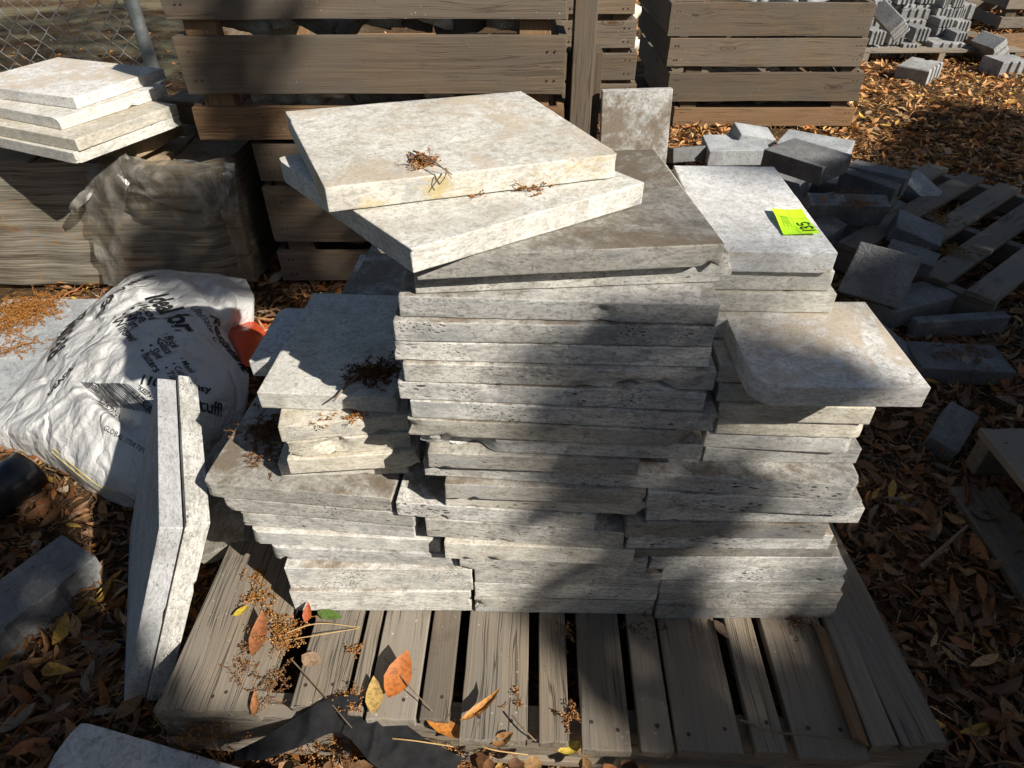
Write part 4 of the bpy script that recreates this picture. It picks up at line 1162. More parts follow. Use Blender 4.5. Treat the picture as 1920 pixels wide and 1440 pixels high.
# ------------------------------------------------------------------ heap of charcoal pavers on the right
def paver(A, B, Cc, t, label, mat='paver', seed=0, groove=False, name='concrete_paver', group='charcoal pavers tumbled in a heap'):
    A, B, Cc = U(*A), U(*B), U(*Cc)
    x, y, z, lx, ly = frame(A, B, Cc)
    sgn = 1
    if z[2] < 0: z = -z; sgn = -1
    me = slab_mesh(lx, ly, t, 400 + seed, M[mat], chips=2, r=.004, sx=.02, sy=.02)
    if sgn < 0: x, y = y, x; me = slab_mesh(ly, lx, t, 400 + seed, M[mat], chips=2, r=.004, sx=.02, sy=.02); lx, ly = ly, lx
    o = link(name, me, M=mat4(x, y, z, A + x * lx / 2 + y * ly / 2 - z * t / 2))
    return tag(o, label, 'paver', group)
hp = [
 ((1544, 314, .30), (1600, 290, .30), (1449, 273, .30), .065, 'large charcoal paver lying flat on top of the heap, pointing at the viewer', 'paver'),
 ((1680, 355, .20), (1702, 335, .21), (1566, 329, .21), .10, 'charcoal paver in the second layer of the heap below the topmost paver', 'paver'),
 ((1700, 335, .225), (1712, 322, .225), (1598, 303, .225), .07, 'thin edged charcoal paver behind its twin right of the topmost paver', 'paver'),
 ((1521, 384, .20), (1672, 388, .19), (1530, 361, .22), .10, 'charcoal paver with a hollow of brown debris on its top', 'paver'),
 ((1570, 545, .09), (1680, 578, .10), (1612, 452, .22), .05, 'charcoal paver leaning steeply with its broad face to the viewer', 'paver'),
 ((1660, 470, .18), (1752, 500, .17), (1640, 436, .20), .05, 'charcoal paver tilted behind the steep leaning one', 'paver'),
 ((1680, 425, .16), (1765, 462, .12), (1720, 405, .16), .06, 'charcoal paver end showing right of the tilted pair', 'paver'),
 ((1678, 586, .085), (1797, 555, .085), (1672, 540, .09), .065, 'charcoal paver lying flat at the right foot of the heap', 'paver'),
 ((1722, 606, .065), (1897, 594, .075), (1728, 592, .065), .06, 'long charcoal paver lying on its side across the leaves', 'paver'),
 ((1730, 690, .055), (1908, 699, .055), (1730, 640, .055), .05, 'charcoal paver flat on the leaves with needles on its top', 'paver'),
 ((1722, 690, .03), (1738, 672, .03), (1640, 600, .09), .05, 'charcoal paver corner wedged between the heap and the stacks', 'paver'),
 ((1484, 390, .15), (1520, 392, .15), (1490, 342, .15), .12, 'small charcoal block in the dark hollow beside the tagged slab', 'paver'),
 ((1330, 283, .12), (1445, 281, .13), (1338, 252, .13), .07, 'sunlit grey paver lying flat at the back of the heap', 'paver_light'),
 ((1390, 252, .16), (1455, 262, .13), (1400, 232, .17), .06, 'sunlit grey paver tilted against its neighbour at the back of the heap', 'paver_light'),
 ((1455, 268, .14), (1585, 292, .14), (1458, 238, .15), .06, 'pale grey paver behind the topmost charcoal paver', 'paver_light'),
 ((1448, 330, .12), (1500, 345, .12), (1424, 270, .16), .09, 'charcoal paver under the left corner of the topmost paver', 'paver'),
 ((1262, 306, .06), (1330, 300, .06), (1290, 276, .12), .06, 'charcoal paver sloping down beside the upright slab', 'paver'),
 ((1330, 305, .06), (1420, 308, .06), (1335, 288, .06), .06, 'grey paver low in the hollow under the back pavers', 'paver'),
 ((1540, 452, .12), (1590, 420, .14), (1515, 420, .14), .08, 'broken charcoal paver piece low in the heap by the tag', 'paver'),
 ((1585, 470, .05), (1660, 440, .05), (1570, 380, .05), .08, 'charcoal paver buried at the bottom of the heap', 'paver'),
 ((1640, 420, .09), (1740, 400, .09), (1610, 350, .09), .08, 'charcoal paver buried under the second layer of the heap', 'paver'),
 ((1500, 420, .05), (1560, 410, .05), (1480, 330, .05), .08, 'charcoal paver at the foot of the heap behind the stacks', 'paver'),
 ((1470, 330, .10), (1570, 345, .10), (1460, 280, .10), .09, 'charcoal paver propping up the topmost paver', 'paver'),
 ((1698, 342, .15), (1745, 385, .085), (1760, 352, .13), .06, 'grey paver propped on the slatted pallet behind the heap', 'paver_light'),
 ((1798, 850, .04), (1838, 780, .07), (1768, 778, .07), .05, 'charcoal paver tilted beside the near right pallet', 'paver'),
]
for i, h_ in enumerate(hp): paver(*h_[:5], mat=h_[5], seed=i)
# a dark edging block with a notched side in the shade at the left
A, B, Cc = U(-10, 1192, .065), U(162, 1058, .065), U(-40, 1116, .065)
x, y, z, lx, ly = frame(A, B, Cc)
lx = np.linalg.norm(B - A)
nb_ = 13; xs = np.linspace(-.30, lx / 2 + .02, nb_ * 2); prof = np.array([-.012 if (i // 3) % 2 else 0 for i in range(len(xs))])
V = []; 
for zt_ in (-.085, -.004, 0):
    for i, xx in enumerate(xs): V.append((xx, -.055 - prof[i] if zt_ < -.001 else -.052, zt_))
for zt_ in (0, -.085):
    for xx in xs: V.append((xx, .055, zt_))
m_ = len(xs); F2 = []
for r_ in range(5):
    for i in range(m_ - 1): F2.append([r_ * m_ + i, r_ * m_ + i + 1, ((r_ + 1) % 5) * m_ + i + 1, ((r_ + 1) % 5) * m_ + i])
F2 += [[r_ * m_ for r_ in range(5)][::-1], [r_ * m_ + m_ - 1 for r_ in range(5)]]
o = link('edging_block', mesh_np('edging_block', np.array(V), F2, M['paver']), M=mat4(x, y, z, (A + B) / 2 + y * .055))
tag(o, 'dark concrete edging block with a notched side in the shade at the left', 'block', 'loose stone around the pallet')

# ------------------------------------------------------------------ pallets at the right
def small_pallet(label, O, d1, d2, nbd, bw, gap, l, zt, seed, mat='wood_pallet', skip=()):
    d1 = np.array([*d1, 0.]); d1 /= np.linalg.norm(d1); d2 = np.array([*d2, 0.]); d2 -= d1 * (d1 @ d2); d2 /= np.linalg.norm(d2)
    O = np.array([*O, 0.]); e = tag(empty('wooden_pallet', (O[0], O[1], 0)), label, 'pallet', 'wooden pallets lying about')
    for i in range(nbd):
        if i in skip: continue
        c = O + d2 * (bw / 2 + i * (bw + gap)) + np.array([0, 0, zt])
        b = add_board(e, 'deck_board', c, c + d1 * l, bw, .018, M[mat], seed + i, frays=.01)
        for t_ in (.04, .5 * l, l - .05):
            nails(b, [(c + d1 * t_ + d2 * bw * .25)[:2], (c + d1 * t_ - d2 * bw * .25)[:2]], zt)
    W = nbd * (bw + gap)
    for t_ in (.03, .5 * l, l - .03):
        A = O + d1 * t_ + np.array([0, 0, zt - .0195]); add_board(e, 'stringer', A, A + d2 * W, .04, .08, M[mat], seed + 40)
    return e
small_pallet('grey slatted pallet lying behind the heap of charcoal pavers', U(1868, 566, .11)[:2], (.77, .64), (-.64, .77), 5, .085, .055, 1.0, .11, 900)
rp = small_pallet('dark pallet cut off by the near right edge of the picture', (1.03, .42), (0, 1), (1, 0), 6, .12, .05, .67, .155, 930)
add_board(rp, 'bottom_board', (1.045, .42, .022), (1.045, 1.04, .022), .11, .018, M['wood_pallet'], 950)

# ------------------------------------------------------------------ concrete blocks on a pallet in the back right
def block_mesh(w, d, h, seed):
    # plan with grooves on its front, extruded upwards
    pts = [(-w / 2, -d / 2)]
    for gx_ in (-.25, .02, .28):
        gx_ *= w; pts += [(gx_ - .008, -d / 2), (gx_ - .004, -d / 2 + .014), (gx_ + .010, -d / 2 + .014), (gx_ + .014, -d / 2)]
    pts += [(w / 2, -d / 2), (w / 2, -.02), (w / 2 - .02, -.012), (w / 2 - .02, .012), (w / 2, .02), (w / 2, d / 2), (-w / 2, d / 2)]
    pts = np.array(pts); n_ = len(pts)
    V = np.concatenate([np.c_[pts, 0 * pts[:, 0]], np.c_[pts, 0 * pts[:, 0] + h - .006], np.c_[pts * .95, 0 * pts[:, 0] + h]])
    F2 = []
    for r_ in range(2):
        for i in range(n_): F2.append([r_ * n_ + i, r_ * n_ + (i + 1) % n_, (r_ + 1) * n_ + (i + 1) % n_, (r_ + 1) * n_ + i])
    F2 += [list(range(2 * n_, 3 * n_)), list(range(n_))[::-1]]
    return mesh_np('concrete_block', V, F2, M['block'])
bmesh_blk = [block_mesh(.15, .20, .095, 1), block_mesh(.21, .20, .095, 2)]
YBk = 5.1
bl = [(845, 970, 220, 310), (985, 1110, 215, 310), (836, 945, 330, 400), (955, 1060, 320, 400), (1065, 1200, 310, 400), (1150, 1280, 200, 285), (1060, 1275, 65, 135), (1060, 1250, 140, 205),
      (1310, 1440, 60, 130), (1450, 1530, 60, 130), (1330, 1440, 140, 190), (1440, 1560, 150, 225), (1300, 1430, 195, 285), (1440, 1545, 230, 292), (1270, 1530, 300, 385), (1200, 1320, -45, 25), (1360, 1425, -20, 55), (1430, 1520, -15, 50), (880, 1010, 10, 62), (890, 1000, -50, 5), (1040, 1180, -45, 30)]
ROWN = {'bottom': [2, 3, 4, 14], 'second': [0, 1, 5, 12, 13], 'third': [7, 10, 11], 'fourth': [6, 8, 9, 18], 'topmost': [15, 16, 17, 19, 20]}
BLAB = {}
for rn, idx in ROWN.items():
    for k_, i_ in enumerate(sorted(idx, key=lambda q_: bl[q_][0])):
        BLAB[i_] = f'grooved concrete block, {ORDN[k_]} from the left in the {rn} tier of the far pallet'
for i, (a, b, t_, bt) in enumerate(bl):
    yy = YBk + (.05 if i % 2 else 0) + (.22 if t_ < 200 else 0) + (.14 if t_ < 140 else 0)
    p0, p1 = VY(1400 + a / 3.692, bt / 3.692, yy), VY(1400 + b / 3.692, t_ / 3.692, yy)
    w = p1[0] - p0[0]; h_ = max(.05, p1[2] - p0[2])
    me = bmesh_blk[0 if w < .17 else 1]
    o = link('concrete_block', me, loc=((p0[0] + p1[0]) / 2, yy + .1, p0[2])); o.scale = (w / (.15 if w < .17 else .21), 1, h_ / .095)
    o.rotation_euler = (0, 0, random.Random(i).uniform(-.06, .02))
    tag(o, BLAB[i], 'block', 'grooved concrete blocks on the far right pallet')
for (a, b, rot, lab, zz, yy) in ((965, 125, (.5, .5, .7), 'grey block tilted on its corner on the far right pallet', .30, 5.25), (1670, 335, (.1, .85, .35), 'grey block leaning outward against the right end of the block pallet', .05, 5.0), (1190, 490, (.0, -.1, .75), 'single concrete block lying on the sunny leaves before the block pallet', .0, 4.3), (1790, 455, (0, 0, .1), 'low flat concrete block on the leaves at the far right', .0, 4.6)):
    p = U(1400 + a / 3.692, b / 3.692, zz + .05)
    o = link('concrete_block', bmesh_blk[1 if a > 1100 else 0], loc=(p[0], p[1], zz)); o.rotation_euler = rot
    tag(o, lab, 'block', 'loose concrete blocks in the back')
# supports for the upper tiers and the pallet below
pb = small_pallet('timber pallet under the grooved concrete blocks in the back right', (2.42, 5.02), (1, .02), (0, 1), 5, .12, .05, 1.12, .085, 960)
for i in range(4):
    for k in range(2):
        o = link('concrete_block', bmesh_blk[1], loc=(2.62 + i * .22, 5.62, .09 + k * .1)); tag(o, f'concrete block in the back row, {ORDN[i]} from the left, {["lower", "upper"][k]} tier of the far pallet', 'block', 'back row blocks on the far right pallet')
# timber sleeper lying behind the leaning block
add_b = add_board(None, 'timber_beam', VY(1830, 60, 5.2) * np.array([1, 1, 0]) + np.array([0, 0, .13]), np.array([4.9, 5.5, .13]), .16, .12, M['wood_fresh'], 980)
tag(add_b, 'pale timber beam lying on the leaves at the far right', 'beam')
# ------------------------------------------------------------------ fallen leaves
PAL = np.array([(.30, .115, .035), (.20, .095, .04), (.40, .235, .10), (.46, .27, .055), (.24, .18, .125), (.33, .17, .07), (.15, .075, .035), (.50, .36, .17)])
def leaf_arrays(pos, yaw, length, width, tilt, roll, curl, fold, colr, bend):
    """Many leaves at once: each a pointed blade folded along its rib. Returns V, F, C."""
    n = len(pos); ts = np.array([0, .16, .36, .58, .8, 1.0])
    hw = np.array([.03, .62, 1.0, .92, .55, .02])
    V = np.zeros((n, 6, 3, 3))
    for i, t in enumerate(ts):
        xc = (t - .5) * length
        zc = curl * length * ((t - .5) ** 2 * 4 - .3)
        yc = bend * length * (t - .5) ** 2
        for j, sgn in enumerate((-1, 0, 1)):
            V[:, i, j, 0] = xc
            V[:, i, j, 1] = yc + sgn * hw[i] * width / 2 * np.cos(fold)
            V[:, i, j, 2] = zc + abs(sgn) * hw[i] * width / 2 * np.sin(fold)
    V = V.reshape(n, 18, 3)
    cr, sr = np.cos(roll), np.sin(roll); ct, st_ = np.cos(tilt), np.sin(tilt); cy, sy_ = np.cos(yaw), np.sin(yaw)
    y = V[:, :, 1] * cr[:, None] - V[:, :, 2] * sr[:, None]; z = V[:, :, 1] * sr[:, None] + V[:, :, 2] * cr[:, None]
    x = V[:, :, 0] * ct[:, None] - z * st_[:, None]; z = V[:, :, 0] * st_[:, None] + z * ct[:, None]
    X = x * cy[:, None] - y * sy_[:, None]; Y = x * sy_[:, None] + y * cy[:, None]
    V = np.stack([X, Y, z], -1)
    low = V[:, :, 2].min(1)
    V[:, :, 2] -= (low * .8)[:, None]
    V += pos[:, None, :]
    q = []
    for i in range(5):
        for j in range(2): q.append([i * 3 + j, (i + 1) * 3 + j, (i + 1) * 3 + j + 1, i * 3 + j + 1])
    q = np.array(q)
    F = (np.arange(n)[:, None, None] * 18 + q[None]).reshape(-1, 4)
    Cc = np.repeat(colr, 18, 0)
    return V.reshape(-1, 3), F, Cc
rs = np.random.RandomState(11)
def in_view(x, y, m=90):
    d = np.stack([x, y, np.zeros_like(x) - CAMH], 1)
    fwd = np.array([0, math.cos(PITCH), -math.sin(PITCH)]); upv = np.array([0, math.sin(PITCH), math.cos(PITCH)])
    dz = d @ fwd; px = 960 + FPX * d[:, 0] / dz; py = 720 - FPX * (d @ upv) / dz
    return (dz > .05) & (px > -m * 3) & (px < 1920 + m * 3) & (py > -m) & (py < 1440 + m * 2)
def scatter(n, x0, x1, y0, y1):
    x = rs.uniform(x0, x1, n); y = rs.uniform(y0, y1, n)
    k = in_view(x, y)
    return x[k], y[k]
xs, ys = [], []
for (dens, x0, x1, y0, y1) in ((3000, -1.5, 1.9, .28, 1.3), (2600, -1.5, 2.3, 1.3, 2.4), (1900, .4, 3.2, 2.4, 3.7), (1150, 1.2, 4.6, 3.7, 5.2), (520, .8, 6.0, 5.2, 7.9), (80, -4.6, -.8, 3.1, 6.0)):
    a, b = scatter(int(dens * (x1 - x0) * (y1 - y0)), x0, x1, y0, y1); xs.append(a); ys.append(b)
x = np.concatenate(xs); y = np.concatenate(ys)
keep = ~((x > -.56) & (x < .66) & (y > .62) & (y < 1.5))
keep &= ~((x > -2.4) & (x < -.9) & (y > 1.97) & (y < 2.7)) & ~((x > -.75) & (x < .1) & (y > 2.0) & (y < 2.9))
keep &= vnoise(np.stack([x * 3, y * 3, 0 * x], 1), 77) > -.62
x, y = x[keep], y[keep]; n = len(x)
lay = rs.rand(n) ** 1.6 * .024
under = (x > -.56) & (x < .66) & (y > .40) & (y < 1.5); lay[under] *= .3
tone = vnoise(np.stack([x * .9, y * .9, 0 * x], 1), 90)
ci = rs.choice(len(PAL), n, p=[.24, .22, .08, .05, .08, .18, .13, .02])
cc = PAL[ci] * rs.uniform(.6, 1.25, (n, 1)) * (1 + .18 * tone[:, None])
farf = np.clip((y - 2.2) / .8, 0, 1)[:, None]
cc = cc * (1 + .55 * farf) + farf * np.array([[.10, .055, .012]])  # far leaves get their sunlit brightness in the leaf colour itself
sz = (.022 + .05 * rs.rand(n) ** 1.6) * np.where(y > 2.4, 1.05, 1.0)
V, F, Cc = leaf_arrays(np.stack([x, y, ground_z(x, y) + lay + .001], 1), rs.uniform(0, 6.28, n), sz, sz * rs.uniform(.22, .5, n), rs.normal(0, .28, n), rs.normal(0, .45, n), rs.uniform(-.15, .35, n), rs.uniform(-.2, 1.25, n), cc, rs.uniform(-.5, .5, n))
mb = MB(); mb.add(V, F, Cc)
tag(link('leaf_litter', mb.mesh('leaf_litter', M['leaf'])), 'thick carpet of dry brown and orange leaves covering the ground', 'leaf litter', kind='stuff')

# needles, stalks and crumbs between the leaves
def bits(x, y, z, l0, l1, wd, pal, up=.25):
    n = len(x); yaw = rs.uniform(0, 6.28, n); L = rs.uniform(l0, l1, n); pit = rs.normal(0, up, n)
    d = np.stack([np.cos(yaw) * np.cos(pit), np.sin(yaw) * np.cos(pit), np.sin(pit)], 1)
    s = np.stack([-np.sin(yaw), np.cos(yaw), 0 * yaw], 1)
    p = np.stack([x, y, z], 1); w = wd * rs.uniform(.6, 1.4, n)
    u2 = np.cross(d, s)
    V = np.stack([p - d * L[:, None] / 2 - s * w[:, None], p - d * L[:, None] / 2 + s * w[:, None] * .6 + u2 * w[:, None], p + d * L[:, None] / 2 + s * w[:, None], p + d * L[:, None] / 2 - s * w[:, None] * .6 + u2 * w[:, None]], 1)
    F = (np.arange(n)[:, None] * 4 + np.array([0, 3, 2, 1])[None])
    c = np.asarray(pal)[rs.randint(len(pal), size=n)] * rs.uniform(.6, 1.3, (n, 1))
    return V.reshape(-1, 3), F, np.repeat(c, 4, 0)
a, b = scatter(26000, -1.4, 1.9, .28, 2.4); k = ~((a > -.56) & (a < .66) & (b > .62) & (b < 1.5)); a, b = a[k], b[k]
mb = MB(); mb.add(*bits(a, b, ground_z(a, b) + rs.uniform(.008, .03, len(a)), .006, .04, .0010, [(.26, .15, .07), (.16, .085, .04), (.36, .24, .12), (.20, .15, .10)]))
a, b = scatter(9000, 1.2, 4.6, 2.3, 5.4)
mb.add(*bits(a, b, ground_z(a, b) + rs.uniform(.01, .03, len(a)), .012, .05, .0012, [(.36, .22, .08), (.26, .14, .05), (.42, .28, .12)]))
tag(link('needle_litter', mb.mesh('needle_litter', M['catkin'])), 'loose brown needles and stalks scattered over the leaf carpet', 'leaf litter', kind='stuff')

# single leaves that can be told apart
def one_leaf(p0, p1, z0, z1, width, colr, label, curl=.1, fold=.3, roll=0.0):
    A, B = U(*p0, z0), U(*p1, z1); d = B - A; L = np.linalg.norm(d)
    V, F, Cc = leaf_arrays(np.zeros((1, 3)), np.zeros(1), np.array([L]), np.array([width]), np.zeros(1), np.array([roll]), np.array([curl]), np.array([fold]), np.array([colr]), np.array([.1]))
    V[:, 2] -= V[:, 2].min()
    m2 = MB(); m2.add(V, F, Cc)
    yaw = math.atan2(d[1], d[0]); pit = -math.asin(d[2] / L)
    me = m2.mesh('fallen_leaf', M['leaf'], True)
    o = link('fallen_leaf', me, loc=tuple((A + B) / 2 + np.array([0, 0, .002]))); o.rotation_euler = Euler((0, pit, yaw))
    return tag(o, label, 'leaf', 'single fallen leaves on the pallet')
P_ = Z0
one_leaf((730, 1312), (768, 1222), P_ + .004, P_ + .026, .042, (.42, .13, .025), 'large rust red leaf standing up on the pallet boards in the foreground', .12, .25, .25)
one_leaf((702, 1342), (703, 1270), P_ + .004, P_ + .008, .027, (.50, .33, .11), 'pale yellow brown leaf left of the large rust red leaf', .06, .2)
one_leaf((868, 1360), (943, 1299), P_ + .003, P_ + .02, .022, (.48, .22, .05), 'curled orange leaf on the pallet right of the red leaf', .2, .8)
one_leaf((792, 1350), (893, 1392), P_ - .01, P_ - .02, .026, (.50, .19, .03), 'bright orange leaf at the pallet edge among dry twigs', .1, .5)
one_leaf((438, 1158), (470, 1137), P_ + .006, P_ + .012, .014, (.62, .45, .05), 'small bright yellow leaf on the splayed left board', .1, .3)
one_leaf((595, 1150), (642, 1160), P_ + .003, P_ + .004, .02, (.09, .16, .03), 'green leaf tucked under the left column on the pallet', .02, .2)
one_leaf((478, 1235), (497, 1148), P_ + .006, P_ + .02, .03, (.30, .11, .04), 'rust brown leaf lying along the gap of the left boards', .1, .4)
one_leaf((1048, 1414), (1100, 1395), P_ - .03, P_ - .02, .02, (.66, .48, .08), 'small yellow leaf at the near edge of the pallet', .15, .5)
one_leaf((478, 1346), (480, 1296), P_ + .004, P_ + .01, .014, (.34, .14, .05), 'narrow red brown leaf on the end of the left boards', .05, .5)
one_leaf((566, 1232), (604, 1246), P_ + .003, P_ + .006, .026, (.36, .24, .15), 'broken tan leaf piece on the second board from the left', .05, .15)
one_leaf((925, 1400), (965, 1377), P_ - .01, P_ + .005, .022, (.40, .20, .07), 'brown leaf propped against the end of the fifth board', .1, .5)
one_leaf((1338, 1165), (1366, 1200), P_ + .003, P_ + .003, .018, (.20, .14, .10), 'dull brown leaf in shade at the foot of the right column', .05, .3)
one_leaf((1585, 1400), (1612, 1440), P_ - .01, P_ - .02, .03, (.42, .24, .15), 'tan leaf hanging over the pallet edge at the lower right', .1, .4)
one_leaf((1535, 366), (1545, 385), Z0 + .08, Z0 + .06, .02, (.42, .16, .07), 'red brown leaf standing in the hollow paver', .1, .8)
one_leaf((575, 1170), (580, 1130), P_ + .01, P_ + .03, .016, (.42, .10, .03), 'red leaf upright beside the foot of the left column', .05, .4)
for i in range(20):   # more leaves heaped against the near pallet edge
    r_ = random.Random(i); px = 520 + 36 * i + r_.uniform(-8, 8); py = r_.uniform(1395, 1450)
    z_ = r_.uniform(.03, .10)
    a_ = r_.uniform(0, 3.14); L = r_.uniform(35, 60)
    one_leaf((px, py), (px + L * math.cos(a_), py + L * .8 * math.sin(a_)), z_, z_ + r_.uniform(-.01, .02), r_.uniform(.018, .03), tuple(PAL[(0, 1, 5, 6, 1, 2)[r_.randrange(6)]]), f'dry brown leaf at the near pallet edge, {ORDN[i]} from the left', r_.uniform(0, .2), r_.uniform(.1, .7))['group'] = 'leaves heaped against the near pallet edge'

# dry catkin sprigs
def catkins(name, label, strands, seed, **kw):
    where = ['', ' left of its neighbour', ' beyond its neighbours', ' apart from the rest']
    if seed in (3, 4, 7, 8, 14, 15):
        for i_, st_ in enumerate(strands): _catkins(name, (label + where[i_]), [st_], seed * 10 + i_, **kw)
    else: _catkins(name, label, strands, seed, **kw)
def _catkins(name, label, strands, seed, pal=((.34, .15, .05), (.24, .10, .035), (.44, .24, .09)), bead=.0013, group='dry brown catkin sprigs', stems=()):
    """strands: (start, length, direction spread) -> beads strung on bent stalks."""
    r_ = np.random.RandomState(seed); m2 = MB()
    oct_v = np.array([(1, 0, 0), (-1, 0, 0), (0, 1, 0), (0, -1, 0), (0, 0, 1), (0, 0, -1)], float)
    oct_f = np.array([(0, 2, 4, 4), (2, 1, 4, 4), (1, 3, 4, 4), (3, 0, 4, 4), (2, 0, 5, 5), (1, 2, 5, 5), (3, 1, 5, 5), (0, 3, 5, 5)])[:, [0, 1, 2]]
    tri_f = np.concatenate([oct_f, oct_f[:, 2:3]], 1)
    for (c, spread, L, nst, zmin) in strands:
        for _ in range(int(nst * 1.7)):
            p = np.array(c) + r_.normal(0, 1, 3) * np.array([spread, spread, spread * .15]); p[2] = max(p[2], zmin + .001)
            d = r_.normal(0, 1, 3) * np.array([1, 1, .35]); d /= np.linalg.norm(d)
            path = [p.copy()]
            for k in range(int(L / .003)):
                d += r_.normal(0, .22, 3); d[2] -= .12; d /= np.linalg.norm(d)
                p = p + d * .003; p[2] = max(p[2], zmin + .001)
                path.append(p.copy())
                for _b in range(2):
                    q = p + r_.normal(0, .0016, 3); q[2] = max(q[2], zmin + .0008)
                    s_ = bead * r_.uniform(.5, 1.5) * np.array([1, r_.uniform(.5, 1), r_.uniform(.5, 1)])
                    m2.add(q + oct_v * s_, tri_f, np.array(pal[r_.randint(len(pal))]) * r_.uniform(.6, 1.3))
            V, F = tube(path[::2] if len(path) > 3 else path, .0005, 4); m2.add(V, F, np.array(pal[1]) * .7)
    V_ = np.concatenate(m2.V); F_ = np.concatenate(m2.F)
    me = bpy.data.meshes.new(name)
    me.from_pydata([tuple(v) for v in V_], [], [tuple(dict.fromkeys(map(int, f))) for f in F_])
    me.materials.append(M['catkin'])
    at = me.color_attributes.new('tint', 'FLOAT_COLOR', 'POINT'); c = np.concatenate(m2.C)
    at.data.foreach_set('color', np.concatenate([c, np.ones((len(c), 1))], 1).astype(np.float32).ravel())
    e = link(name, me)
    for pts, rad in stems:
        V, F = tube(cspline(np.array(pts), 12), np.linspace(rad, rad * .6, 12), 6)
        o = link('stem', mesh_np('stem', V, F, M['twig'], True)); child(o, e)
    return tag(e, label, 'sprig', group)
zt1 = Z0 + ZT + 2 * TT + .001
top1 = lambda px, py, dz=.0: U(px, py, zt1 + dz)
catkins('catkin_sprig', 'reddish dry catkin sprig with stalks on the topmost slab', [(top1(788, 298, .005), .007, .018, 20, zt1)], 1, stems=[([top1(775, 283, .004), top1(800, 293, .012), top1(830, 315, .010), top1(848, 328, .004)], .0011), ([top1(768, 285, .003), top1(790, 298, .010), top1(838, 318, .006)], .0009), ([top1(838, 318, .006), top1(834, 332, .002), top1(824, 346, -.006)], .0009), ([top1(836, 315, .012), top1(840, 325, .008), top1(847, 335, .002)], .0008)])
zs1 = Z0 + ZL + .15
lsp = lambda px, py, dz=.0: U(px, py, zs1 + dz)
catkins('catkin_sprig', 'dark brown catkin sprig with a bent stalk on the white slab of the left stack', [(lsp(690, 697, .005), .011, .026, 30, zs1), (lsp(722, 690, .005), .010, .024, 22, zs1), (lsp(720, 712, .002), .010, .008, 12, zs1)], 2, pal=((.15, .07, .03), (.10, .045, .02), (.22, .11, .05)), stems=[([lsp(672, 703, .006), lsp(645, 728, .006), lsp(625, 752, .003)], .0022)])
catkins('catkin_sprig', 'rusty catkin crumbs on the front edge of the cream left stack', [(U(668, 781, Z0 + ZL + .121), .006, .014, 9, Z0 + ZL + .1205), (U(610, 786, Z0 + ZL + .121), .008, .010, 5, Z0 + ZL + .1205)], 3, pal=((.42, .18, .04), (.30, .12, .03)))
catkins('catkin_sprig', 'small catkin strand lying under the front edge of the topmost slab', [(U(1005, 350, Z0 + ZT + TT + .002), .010, .016, 7, Z0 + ZT + TT), (U(880, 362, Z0 + ZT + TT + .002), .005, .010, 5, Z0 + ZT + TT)], 4)
pz = lambda px, py, dz=.004: U(px, py, P_ + dz)
catkins('catkin_sprig', 'orange catkin clump on the pallet at the foot of the left column', [(pz(535, 1188, .010), .014, .026, 38, P_), (pz(500, 1150, .008), .010, .03, 14, P_), (pz(485, 1120, .008), .008, .03, 14, P_), (pz(478, 1085, .008), .008, .03, 10, P_)], 5, pal=((.40, .17, .04), (.28, .12, .035), (.46, .27, .10)))
catkins('catkin_sprig', 'dark catkin clump in shade on the left pallet boards', [(pz(470, 1230, .004), .020, .026, 30, P_), (pz(445, 1265, .004), .012, .02, 16, P_), (pz(505, 1285, .006), .014, .03, 14, P_)], 6, pal=((.22, .11, .04), (.15, .07, .03), (.30, .17, .08)))
catkins('catkin_sprig', 'catkin strand caught in the gap beside the second board', [(pz(668, 1215, .003), .004, .02, 8, P_ - .004), (pz(660, 1310, .006), .008, .02, 14, P_ - .004)], 7)
catkins('catkin_sprig', 'upright catkin strand at the end of the sixth board', [(pz(1075, 1345, .006), .005, .03, 6, P_), (pz(965, 1308, .004), .006, .016, 4, P_)], 8)
catkins('catkin_sprig', 'orange catkin heap in the sun on the grey slab left of the bag', [(U(30, 580, .06), .04, .05, 130, .052), (U(70, 575, .06), .04, .045, 90, .052), (U(10, 610, .06), .03, .045, 60, .052), (U(30, 650, .055), .03, .04, 26, .052)], 9, pal=((.36, .14, .03), (.28, .11, .025), (.42, .22, .06)), bead=.0013)
catkins('catkin_sprig', 'catkin heap in the gap between left column and splayed slab', [(U(500, 805, Z0 + ZL + .004), .02, .03, 40, Z0 + ZL), (U(505, 850, Z0 + ZL + .004), .015, .02, 20, Z0 + ZL)], 10, pal=((.20, .09, .03), (.13, .06, .025)))
catkins('catkin_sprig', 'needles and catkins scattered on the flat charcoal paver', [(U(1800, 658, .06), .05, .035, 40, .056)], 11, pal=((.20, .11, .05), (.28, .16, .07)))
catkins('catkin_sprig', 'brown needles in the hollow of the charcoal paver', [(U(1600, 374, .21), .04, .03, 40, .20)], 12, pal=((.26, .12, .04), (.34, .17, .06)))
catkins('catkin_sprig', 'needles blown onto the slats of the grey pallet behind the heap', [(U(1770, 410, .115), .03, .04, 30, .112), (U(1790, 470, .115), .04, .04, 34, .112)], 13, pal=((.24, .13, .05), (.32, .18, .07)))
catkins('catkin_sprig', 'brown catkin crumbs along the near end of the left boards', [(U(390, 1370, .09), .03, .03, 30, .05), (U(640, 1410, .06), .03, .03, 30, .02), (U(880, 1425, .06), .03, .03, 34, .02)], 14)
catkins('catkin_sprig', 'fine brown debris at the foot of the right column', [(pz(1210, 1160, .003), .02, .012, 14, P_), (pz(1495, 1165, .003), .012, .012, 16, P_), (pz(1060, 1185, .003), .012, .012, 10, P_)], 15, pal=((.18, .09, .04), (.24, .14, .07)))
